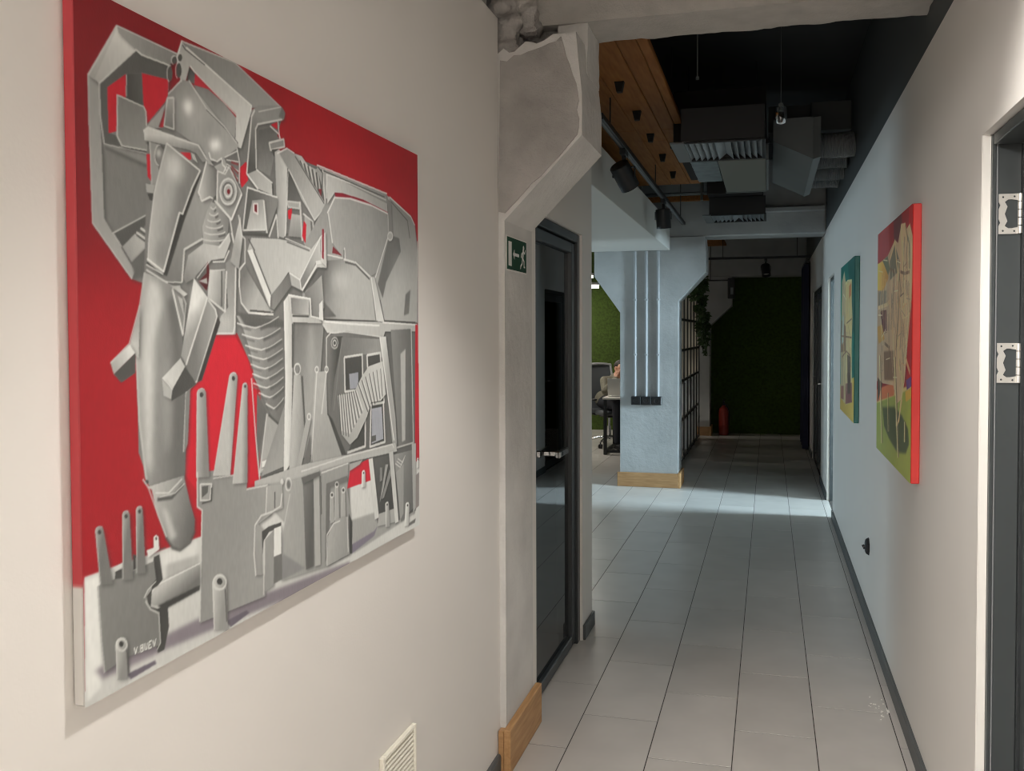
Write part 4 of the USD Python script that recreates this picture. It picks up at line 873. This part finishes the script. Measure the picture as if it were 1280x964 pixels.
# ribbed underside behind the front leg
P(138, '299 388 315 390 345 392 360 398 359 530 345 520 331 488 321 466 318 440 308 406', g=(305, 430, 150, 358, 440, 108)); P(96, '300 384 360 396 360 404 312 404', blur=3)
for k, (y, xl, xr) in enumerate(((398, 300, 352), (412, 306, 354), (426, 310, 356), (438, 314, 357), (450, 317, 357), (462, 319, 358), (474, 320, 358), (486, 327, 358), (500, 336, 358))):
    c = np.linspace(0, 1, 10); q = np.c_[xl+(xr-xl)*c, y+7*np.sin(c*2.4)-22*np.maximum(0, c-.45)]; L(184, q[:6], 1.5); L(96, q[5:]+[0, 3], 3., blur=2.5); L(166, q[5:], 1.2)
    L(104, q[:4]+[0, 4], 1.4, blur=2)
P(104, '325 487 337 510 328 560 328 596 324 560', blur=1.5); P(150, '337 512 356 530 357 582 327 592', g=(340, 530, 146, 350, 580, 156)); L(178, '318 468 323 540 328 597', 1.8); L(172, '337 513 328 590', 1.8); L(84, '339 514 356 530', 1.6); P(192, '331 573 355 564 355 573 331 581'); L(174, '330 584 357 574', 1.4); P(112, '329 588 357 579 357 584 330 594')
# leg panels and machine openings
P(128, '369 398 408 396 403 470 404 560 330 592 360 500', g=(372, 420, 116, 400, 480, 146)); G(158, 392, 440, 5, 40, .5)
P(164, '406 396 477 400 523 404 523 412 483 412 480 422 412 412 406 402', g=(406, 398, 172, 520, 408, 160)); L(192, '406 397 440 401 476 404', 2.); L(190, '480 400 522 404', 1.9); L(84, '482 398 520 401', 1.4); L(88, '410 396 470 398', 1.)
P(100, '411 416 436 410 477 418 484 440 494 557 437 568 415 522 411 470', g=(415, 420, 112, 480, 500, 104)); L(178, '411 500 411 418 416 412 436 411 478 418', 1.6); P(98, '413 417 431 417 421 470 416 520 412 490', g=(414, 430, 112, 424, 430, 84)); L(124, '430 418 420 510', 1.); P((126, 126, 130), '431 418 477 421 480 444 460 440 432 442', g=(435, 420, 112, 470, 440, 136))
EL(150, 421, 425, 4, 7, 1.6); EL(176, 421, 425, 2, 3.5, 1.2)
for f in ('433 443 455 440 456 484 434 486', '461 441 477 438 482 500 464 504', '466 503 481 500 483 550 465 556', '437 563 459 555 459 520'):
    P(84, f) if f[0] != '9' else None; L(188, f, 2.3, closed=len(f.split()) == 8)
P((140, 142, 146), '439 464 450 462 450 482 440 483'); P((150, 152, 156), '467 508 479 506 481 546 467 552'); P(98, '466 543 472 541 472 548 467 550')
P(158, '425 491 445 487 455 467 463 455 480 449 484 490 478 498 466 500 461 518 449 544 440 553 430 540', g=(430, 500, 150, 478, 470, 176))
for k in range(9):
    a = np.array((426+2.6*k, 490-.6*k)); b = np.array((429+3.2*k, 540+ (10-abs(k-3)*3.4)-k*2.4)); L(92, [a, b], 1.2); L(194, [a+[1.2, 0], b+[1.2, -4]], 1.)
for k in range(7):
    a = np.array((450+4.6*k, 476-4*k+(0 if k < 4 else 2*(k-3)))); b = np.array((462+3*k, 512-3.2*k)); L(86, [a, b], 1.1); L(190, [a+[1.2, 0], b+[1.2, -3]], .9)
P(166, '476 418 484 418 496 520 498 557 493 558 487 500', g=(478, 440, 184, 490, 450, 150)); L(196, '477 420 494 548', 1.4); P(118, '490 410 515 409 517 551 500 557', g=(491, 440, 128, 514, 440, 104)); P(160, '502 440 508 434 508 548 504 550', blur=2.5); L(176, '515 408 518 552', 2.2); L(170, '497 557 518 551', 2.); P(REDB, '520 404 525 404 525 574 520 574'); L(188, '522 300 524 452', 1.1)
# front leg: posts
P(178, '358 372 364 363 368 364 370 380 367 575 358 590 360 470', g=(358, 400, 192, 368, 400, 164)); P(150, '364 363 391 369 392 392 405 395 405 400 369 398', g=(370, 368, 176, 390, 392, 156)); P(144, '367 367 389 371 389 389 368 387', g=(369, 369, 120, 388, 388, 160)); L(190, '364 363 391 369 392 391 404 394', 1.7); P(184, '402 376 406 371 407 397 402 395'); L(80, '369 400 369 455', 1.8, blur=1.5); L(84, '369 390 389 391', 1.2)
P(150, '371 464 379 464 384 545 372 600 362 640 366 560', g=(371, 500, 162, 382, 500, 138)); L(82, '381 466 385 540', 1.8, blur=1.5); EL(188, 375, 457, 3.6, 6.8, 1.6); EL(124, 375, 457, 2, 4.4)
P(150, '397 461 410 460 412 515 417 521 434 566 394 580 392 540', g=(398, 500, 156, 420, 560, 146)); L(184, '399 461 396 512 392 575', 1.6); L(182, '411 461 405 514', 1.6); EL(190, 399, 458, 2, 3.6, 1.2); EL(190, 411, 458, 2, 3.6, 1.2); P(84, '412 512 418 520 436 566 430 566', blur=1.5)
P(152, '386 520 392 520 380 580 372 590'); EL(188, 389.5, 517, 2, 3.6, 1.3); P(110, '391 540 391 578 380 584'); L(184, '391 576 381 582', 1.5)
P(150, '322 598 380 578 435 566 496 551 498 562 440 575 395 590 340 606 322 608', g=(330, 600, 160, 490, 556, 164)); L(184, '380 586 440 566 492 553 494 557', 1.5); L(88, '438 578 498 563', 1.4)
P(148, '322 606 372 596 440 575 438 690 412 706 356 724 350 690 360 650', g=(360, 640, 152, 430, 620, 138)); P(106, '382 596 395 590 395 706 386 710', g=(383, 620, 118, 395, 620, 98)); P(158, '395 588 402 584 404 704 397 706'); L(84, '404 592 405 640', 1.4); P(104, '380 594 402 586 402 592 382 602')
P(142, '406 585 438 576 437 608 441 640 442 690 410 704', o=None); P(112, '411 602 437 592 437 598 415 606 413 690 410 700'); L(184, '405 588 438 576', 1.4); P((132, 132, 130), '358 690 385 708 360 722 346 726', blur=3); L(170, '366 614 356 668 355 700', 1.4)
for x, y in ((418, 617), (424, 604), (432, 611)): P(154, np.array([(x-2, y), (x+2, y), (x+3, 650), (x-2, 652)])); L(182, [(x-2, y), (x-2.4, 648)], 1.1); EL(190, x, y-1, 2, 3.4, 1.1); EL(78, x, y-1, .9, 1.6)
P(150, '413 668 420 652 424 646 437 643 440 690 412 706', g=(415, 670, 156, 438, 670, 142)); L(184, '412 705 412 666 420 652 428 648', 1.5); L(186, '437 644 438 688', 1.2); P(80, '439 640 443 650 443 690 440 690', blur=1.5)
EL(184, 364, 602, 3.4, 8, 1.6); EL(112, 364, 602, 1.6, 4.5); EL(180, 356, 599, 2, 4)
# red gap, hind foot, pegs in the ground
P((186, 38, 52), '440 588 441 583 455 575 463 571 466 598 437 608'); P(150, '440 577 456 572 452 578 440 586')
P(90, '468 571 489 567 497 636 475 645', g=(470, 580, 100, 490, 620, 84)); P(128, '477 582 480 582 480 598 477 600'); P(150, '484 578 487 578 481 612 477 626'); P(134, '489 584 491 590 482 620 479 622'); P(186, '463 571 468 570 476 645 471 647'); P(160, '476 640 496 633 498 650 474 656'); P(180, '488 563 493 561 500 650 496 652', g=(489, 570, 170, 498, 640, 192)); P(122, '494 566 517 560 521 630 503 650', g=(495, 580, 140, 518, 600, 112)); P(148, '497 588 506 578 506 640 502 648', blur=2)
for k in range(3): L(182, f'{496+k*1.5} {577-3*k} {502+k*1.5} {582-3*k} {505+k*1.5} {573-3*k}', 1.1)
P(160, '516 552 521 552 521 632 518 640'); P((136, 130, 126), '521 592 525 588 525 630 521 634')
A.peg(457, 588, 457, 606, 1.9, 2.2, 190); A.peg(486, 628, 487, 656, 2, 2.4, 176); A.peg(511, 629, 510, 655, 2.2, 2.5, 196); A.peg(523.5, 572, 523.5, 582, 1, 1.2, 196); P(104, '513 652 521 646 520 651 512 656', blur=2)
# big left plate with three prongs
P(138, '250 586 270 584 292 590 300 590 312 600 312 607 339 602 343 640 324 654 321 690 326 716 334 716 335 744 253 778 256 633 250 630', g=(255, 640, 132, 335, 700, 144))
A.peg(255.5, 486, 257, 592, 5.5, 8, 150); A.peg(295.5, 466, 281, 590, 5, 10.5, 152); A.peg(310, 477, 304, 600, 3, 9, 152); P(REDB, '266 560 271 582 267 584', blur=.5)
P(REDB, '316 440 321 466 326 560 327 598 312 607 312 570 312 500 313 480') if False else None
L(182, '250 586 250 630 256 634 253 776', 1.6); L(178, '312 608 338 603', 1.7); L(170, '270 594 296 590', 1.5); P(140, '254 601 268 601 266 622 254 622', o=184); P(96, '256 604 264 603 263 612 256 618'); L(78, '268 606 268 622 256 626', 1.6)
P(146, '336 604 356 602 357 632 346 637 326 652 333 660 330 672 331 717 323 717 320 672 325 652 338 640', g=(340, 610, 150, 326, 700, 140)); L(184, '337 606 336 640', 1.5); L(182, '356 614 354 630 344 637 330 642 322 654 321 690 323 718', 1.6); P(84, '331 662 340 655 355 650 355 656 340 662 333 674 332 690', blur=1.2); L(176, '334 672 333 742', 1.6); P(140, '335 672 346 660 346 730 335 738'); P(196, '346 658 355 654 355 690 346 694'); P(112, '346 694 356 690 356 722 346 728', blur=1.2); L(84, '347 612 347 632', 1.4)
# tusk and left block
P(152, '188 744 190 736 200 726 252 702 253 728 202 754 192 754', g=(220, 718, 168, 226, 744, 112)); L(190, '190 742 198 730 253 702', 1.8); P(76, '200 756 253 729 253 736 207 762', blur=2)
P(80, '195 694 202 690 206 722 200 730 192 736 186 744 188 757 200 760 212 753 214 782 208 812 200 816 190 770', blur=1.2)
P(121, '124 731 155 718 175 708 195 699 198 722 188 734 183 746 187 758 201 764 203 806 160 822 132 842 128 800', g=(130, 740, 124, 195, 790, 116)); L(160, '124 731 128 800 132 842', 2.2); L(176, '183 746 188 735 198 724', 1.4); L(170, '184 750 190 760 201 765 203 804 199 812', 1.5); P(84, '146 712 157 708 157 720 146 722', blur=1.); P(80, '169 690 173 692 174 708 169 710', blur=1.); P(176, '143 707 156 700 156 706 146 712')
A.peg(126, 660, 135, 728, 5, 8, 138); A.peg(160, 640, 162, 722, 4.6, 6.4, 140); A.peg(177, 634, 179, 714, 4.2, 5.6, 140)
P(186, '186 685 195 682 195 668 198 665 201 668 202 684 188 694'); EL(80, 198, 670, 1, 1.8); L(90, '203 684 210 681', 1.4)
P((104, 99, 106), '286 776 312 762 315 765 292 783', blur=1.6); A.peg(278, 727, 280, 786, 8.5, 8.5, 166, hole=False); EL(184, 278, 726, 8, 9, 2.); EL(76, 278, 725, 3.4, 4); L(92, '285 735 287 776', 1.8, blur=1.5)
P((104, 99, 106), '160 844 196 826 198 830 166 850', blur=1.6); A.peg(154, 806, 155, 850, 7.5, 6.5, 158, hole=False); EL(178, 154, 806, 6.5, 7.5, 1.8); EL(70, 153.5, 805, 2.6, 3.4); L(84, '161 812 163 842', 2., blur=1.5)
# the painter's mark
for k, (g, wd) in enumerate((([[(0, 1), (.4, 0), (.8, 1)]], 1), ([[(.1, 0), (.1, .06)]], .5), ([[(0, 0), (0, 1), (.6, 1), (.62, .6), (0, .52), (.68, .42), (.66, 0), (0, 0)]], 1), ([[(0, 1), (.05, .1), (.6, .05), (.65, 1)]], 1), ([[(.7, 0), (0, 0), (0, 1), (.7, 1)], [(0, .5), (.5, .5)]], 1), ([[(0, 1), (.4, 0), (.8, 1)]], 1))):
    ox = 170+[0, 5.2, 8, 13.4, 18.6, 23.6][k]
    for st in g: L(206, [(ox+x*4.6, 818.5-(ox-170)*.42-y*8.5-.42*x*4.6) for x, y in st], 1., blur=.6)
pt = thing('painting', 'large unframed painting of a grey mechanical elephant on a red ground, left wall', 'painting')
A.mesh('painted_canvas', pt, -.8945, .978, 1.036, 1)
m_ = bev(WL+.0005, -.895, .9785, 2.1475, 1.0365, 2.0095, .003)
edge_m = usdkit.material(stage, '/World/Looks/canvas_edge_red', {'g': ('geometry', {}), 's': ('separate_xyz', {}), 'r': ('rgb_ramp', {'ramp': [(0, (.62, .60, .57)), (.1905, (.62, .60, .57)), (.1925, (.47, .045, .055)), (1, (.47, .045, .055))]}), 'm': ('map_range', {'from_min': 1.0, 'from_max': 2.05}), 'p': ('principled_bsdf', {'roughness': .45})},
                         [('g.position', 's.vector'), ('s.z', 'm.value'), ('m.result', 'r.fac'), ('r.color', 'p.base_color')], surface='p.BSDF')
obj('stretcher', m_, edge_m, pt, label='canvas edge, red above and white below')
A = Art([(1097, 298), (1141, 257), (1139, 604), (1097, 552)], 1.02, .995, (140, 26, 28))
A.shade, A.lw = 0, 9
P, L, G, EL = A.P, A.L, A.G, A.E
P((150, 60, 62), '1097 298 1110 286 1112 330 1097 336', blur=20); P((96, 40, 42), '1116 280 1126 268 1128 300 1117 310', blur=14); P((170, 22, 22), '1136 262 1141 258 1140 480 1134 480', blur=6)
P((150, 158, 70), '1097 497 1140 487 1139 604 1097 552', g=(1100, 520, (138, 150, 70), 1139, 590, (150, 160, 66))); P((196, 178, 112), '1097 494 1140 484 1140 489 1097 500', blur=4)
P((70, 78, 40), '1104 506 1118 508 1128 520 1136 538 1137 556 1133 566 1122 562 1112 544 1106 528', blur=8)
P((196, 110, 66), '1097 484 1118 478 1118 494 1097 498', blur=4); P((96, 58, 120), '1133 478 1140 474 1140 486 1134 490'); P((206, 160, 60), '1132 492 1140 488 1140 500 1133 504', blur=3)
# wooden figure
P((160, 132, 92), '1100 332 1109 324 1118 304 1122 308 1126 284 1131 282 1133 290 1137 283 1141 300 1141 350 1138 390 1134 440 1131 480 1127 500 1121 505 1117 482 1105 478 1097 474 1097 345', g=(1100, 380, (164, 142, 112), 1138, 400, (204, 178, 136)))
P((190, 160, 78), '1097 334 1103 330 1110 344 1110 352 1104 366 1097 366', g=(1098, 336, (206, 176, 84), 1108, 360, (176, 130, 60))); P((104, 108, 80), '1103 330 1109 324 1112 340 1110 348', blur=2); P((112, 106, 82), '1112 330 1118 310 1124 330 1122 344 1112 354', blur=3)
P((128, 118, 98), '1098 368 1108 366 1108 384 1098 386', blur=3); P((92, 46, 44), '1101 391 1108 390 1109 415 1102 418'); P((178, 138, 66), '1097 410 1103 407 1106 425 1099 430', blur=3); P((120, 92, 66), '1105 440 1118 440 1118 476 1106 474', blur=5)
for pts, c, w in (('1118 304 1120 330 1124 360', (206, 184, 132), 2.4), ('1118 306 1112 328', (196, 172, 122), 2.2), ('1126 284 1128 330 1130 400', (204, 182, 130), 3.2), ('1131 284 1134 300 1133 340', (150, 128, 88), 2.), ('1137 284 1141 320', (204, 178, 128), 1.8), ('1141 320 1139 380 1134 436', (190, 162, 112), 2.2), ('1124 330 1123 400 1120 440', (120, 96, 64), 2.), ('1126 360 1125 430', (196, 168, 116), 2.2), ('1108 384 1112 380 1116 420', (196, 168, 120), 2.), ('1113 392 1119 440 1118 480', (186, 158, 110), 2.2), ('1098 387 1110 383', (198, 178, 134), 2.), ('1122 420 1124 460 1130 480 1127 500 1124 526', (206, 180, 126), 2.6), ('1130 400 1132 450 1138 470', (196, 166, 116), 2.4), ('1125 344 1131 346 1137 344', (108, 78, 52), 1.4), ('1112 340 1118 344 1116 380', (116, 94, 66), 1.6), ('1130 300 1129 350', (116, 96, 66), 1.3), ('1101 370 1100 400', (176, 156, 118), 1.6), ('1106 430 1112 436 1110 470', (108, 84, 60), 1.6), ('1134 300 1137 310 1137 340', (110, 108, 84), 2.)): L(c, pts, w)
for a, b in (((1118, 448), (1123, 569)), ((1100, 444), (1103, 548)), ((1110, 490), (1111, 536)), ((1131, 528), (1131, 552))):
    w = 2.6 if a[1] < 490 else 1.6; L((120, 100, 70), [(a[0]+1.3, a[1]), (b[0]+1.3, b[1])], w); L((208, 184, 132), [a, b], w*.9)
P((80, 60, 44), '1098 470 1104 478 1098 500', blur=3); L((196, 170, 120), '1128 500 1124 524 1122 530', 1.8)
r_ = np.random.default_rng(31); fig = Polygon([(1099, 345), (1109, 326), (1118, 306), (1124, 330), (1127, 288), (1132, 300), (1137, 290), (1140, 330), (1136, 420), (1129, 490), (1120, 500), (1116, 478), (1098, 470)])
pal = [(222, 202, 160), (206, 182, 140), (176, 148, 110), (140, 112, 84), (108, 84, 64), (190, 156, 104), (214, 198, 164), (150, 132, 106)]
A.lw = 4.5
for k in range(150):
    x, y = r_.uniform(1098, 1140), r_.uniform(284, 495); ln, sl = r_.uniform(14, 62), r_.normal()*.05; x2, y2 = x+sl*ln, y+ln
    if fig.contains(Point(x, y)) and fig.contains(Point(x2, min(y2, 499))):
        c = np.array(pal[r_.integers(8)]); L(c, [(x, y), ((x+x2)/2+r_.normal()*.4, (y+y2)/2), (x2, y2)], r_.uniform(.7, 2.2), blur=1.2); L(c*.55, [(x+.8, y+3), (x2+.8, y2)], .6, blur=1.)
for k in range(26):
    x, y = r_.uniform(1100, 1136), r_.uniform(320, 480)
    if fig.contains(Point(x, y)): L(pal[r_.integers(8)], [(x-2.5, y+r_.normal()*3), (x+2.5, y+r_.normal()*3)], 1.2, blur=1.)
A.lw = 9
for a, b in (((1118, 448), (1123, 569)), ((1100, 444), (1103, 548)), ((1131, 528), (1131, 552))): L((214, 192, 144), [a, b], 1.6)
pt = thing('painting', 'red edged painting of a brown wooden figure on green grass, right wall', 'painting')
A.mesh('painted_canvas', pt, .4895, 3.32, 1.003, -1, du=.004, dv=.002, gain=1.75, tint=(1.0, 1.02, .97), flipu=True)
er = mat('canvas_edge_scarlet', (.62, .035, .03), .45)
obj('stretcher', bev(.490, WR-.0005, 3.3205, 4.3395, 1.0035, 1.9975, .003), er, pt, label='bright red canvas edge')
A = Art([(1050, 332), (1070, 322), (1069, 523), (1051, 506)], 1.02, .995, (24, 104, 92))
A.shade, A.lw = 0, 9
P, L, G = A.P, A.L, A.G
P((34, 130, 112), '1050 350 1056 340 1056 420 1050 440', blur=10); P((16, 84, 76), '1060 326 1070 321 1070 420 1067 420', blur=8)
P((178, 158, 78), '1051 478 1070 472 1069 523 1051 506', g=(1052, 490, (166, 142, 70), 1069, 510, (190, 168, 84)))
P((172, 160, 112), '1052 352 1055 338 1057 352 1060 354 1065 354 1067 400 1066 440 1067 500 1059 502 1052 494 1051 440', g=(1052, 400, (158, 150, 120), 1066, 400, (198, 178, 124)))
P((196, 176, 122), '1058 354 1066 353 1066 420 1058 416'); P((130, 108, 86), '1051 400 1058 410 1058 440 1051 440', blur=4); P((120, 78, 76), '1058 478 1067 478 1067 500 1058 501', blur=3); P((132, 92, 80), '1052 480 1056 480 1056 496 1052 494', blur=3); P((84, 72, 62), '1060 444 1065 448 1065 490 1061 490', blur=3); P((160, 172, 156), '1053 396 1055 396 1055 430 1052 430', blur=9); P((178, 116, 70), '1062 360 1065 356 1065 372 1062 376', blur=2)
for pts, c, w in (('1055 338 1053 360 1052 400', (196, 186, 156), 1.2), ('1057 356 1060 352 1066 353', (216, 198, 146), 1.4), ('1060 360 1060 420', (140, 118, 86), 1.), ('1063 372 1062 430', (150, 126, 90), 1.), ('1055 430 1056 500', (204, 184, 130), 1.8), ('1060 440 1058 500', (206, 186, 132), 1.6), ('1066 430 1066 498', (198, 176, 124), 1.4), ('1051 420 1066 425', (122, 98, 76), 1.4), ('1054 368 1058 376', (214, 204, 170), 1.3), ('1059 406 1066 402', (112, 88, 66), 1.2), ('1053 446 1059 440 1064 446', (120, 92, 78), 1.4)): L(c, pts, w)
r_ = np.random.default_rng(32); fig = Polygon([(1052, 352), (1055, 340), (1057, 354), (1066, 355), (1067, 440), (1066, 499), (1059, 501), (1052, 492)]); A.lw = 7
for k in range(90):
    x, y = r_.uniform(1051, 1067), r_.uniform(340, 495); ln = r_.uniform(8, 40); x2, y2 = x+r_.normal()*.8, y+ln
    if fig.contains(Point(x, y)) and fig.contains(Point(x2, y2)): L([(214, 198, 150), (180, 150, 100), (132, 108, 84), (108, 84, 76), (190, 176, 150), (150, 160, 150)][r_.integers(6)], [(x, y), (x2, y2)], r_.uniform(.5, 1.4), blur=1.2)
pt = thing('painting', 'teal painting of a pale jointed figure on ochre ground, right wall', 'painting')
A.mesh('painted_canvas', pt, .4895, 5.48, 1.003, -1, du=.004, dv=.003, gain=1.75, tint=(1.0, 1.02, .97), flipu=True)
em = mat('canvas_edge_teal', (.02, .14, .12), .45)
obj('stretcher', bev(.490, WR-.0005, 5.4805, 6.4995, 1.0035, 1.9975, .003), em, pt, label='teal canvas edge')

# ------------------------------------------------------------------ chips of plaster by the right skirting
r_ = np.random.default_rng(5); chips = []
for k in range(26):
    c = np.array((.478-abs(r_.normal())*.035, 3.78+r_.normal()*.05, 0)); z = r_.uniform(.001, .003); w_ = r_.uniform(.002, .006)
    chips.append(trimesh.convex.convex_hull(np.array([c+(w_*math.cos(t)*r_.uniform(.6, 1), w_*math.sin(t)*r_.uniform(.6, 1), zz) for t in np.linspace(0, 5.2, 6) for zz in (.0004, z)])))
obj('plaster_chips', cat_(*chips), reveal, label='small scatter of white plaster chips on the floor against the right skirting', cat='debris', kind='stuff')
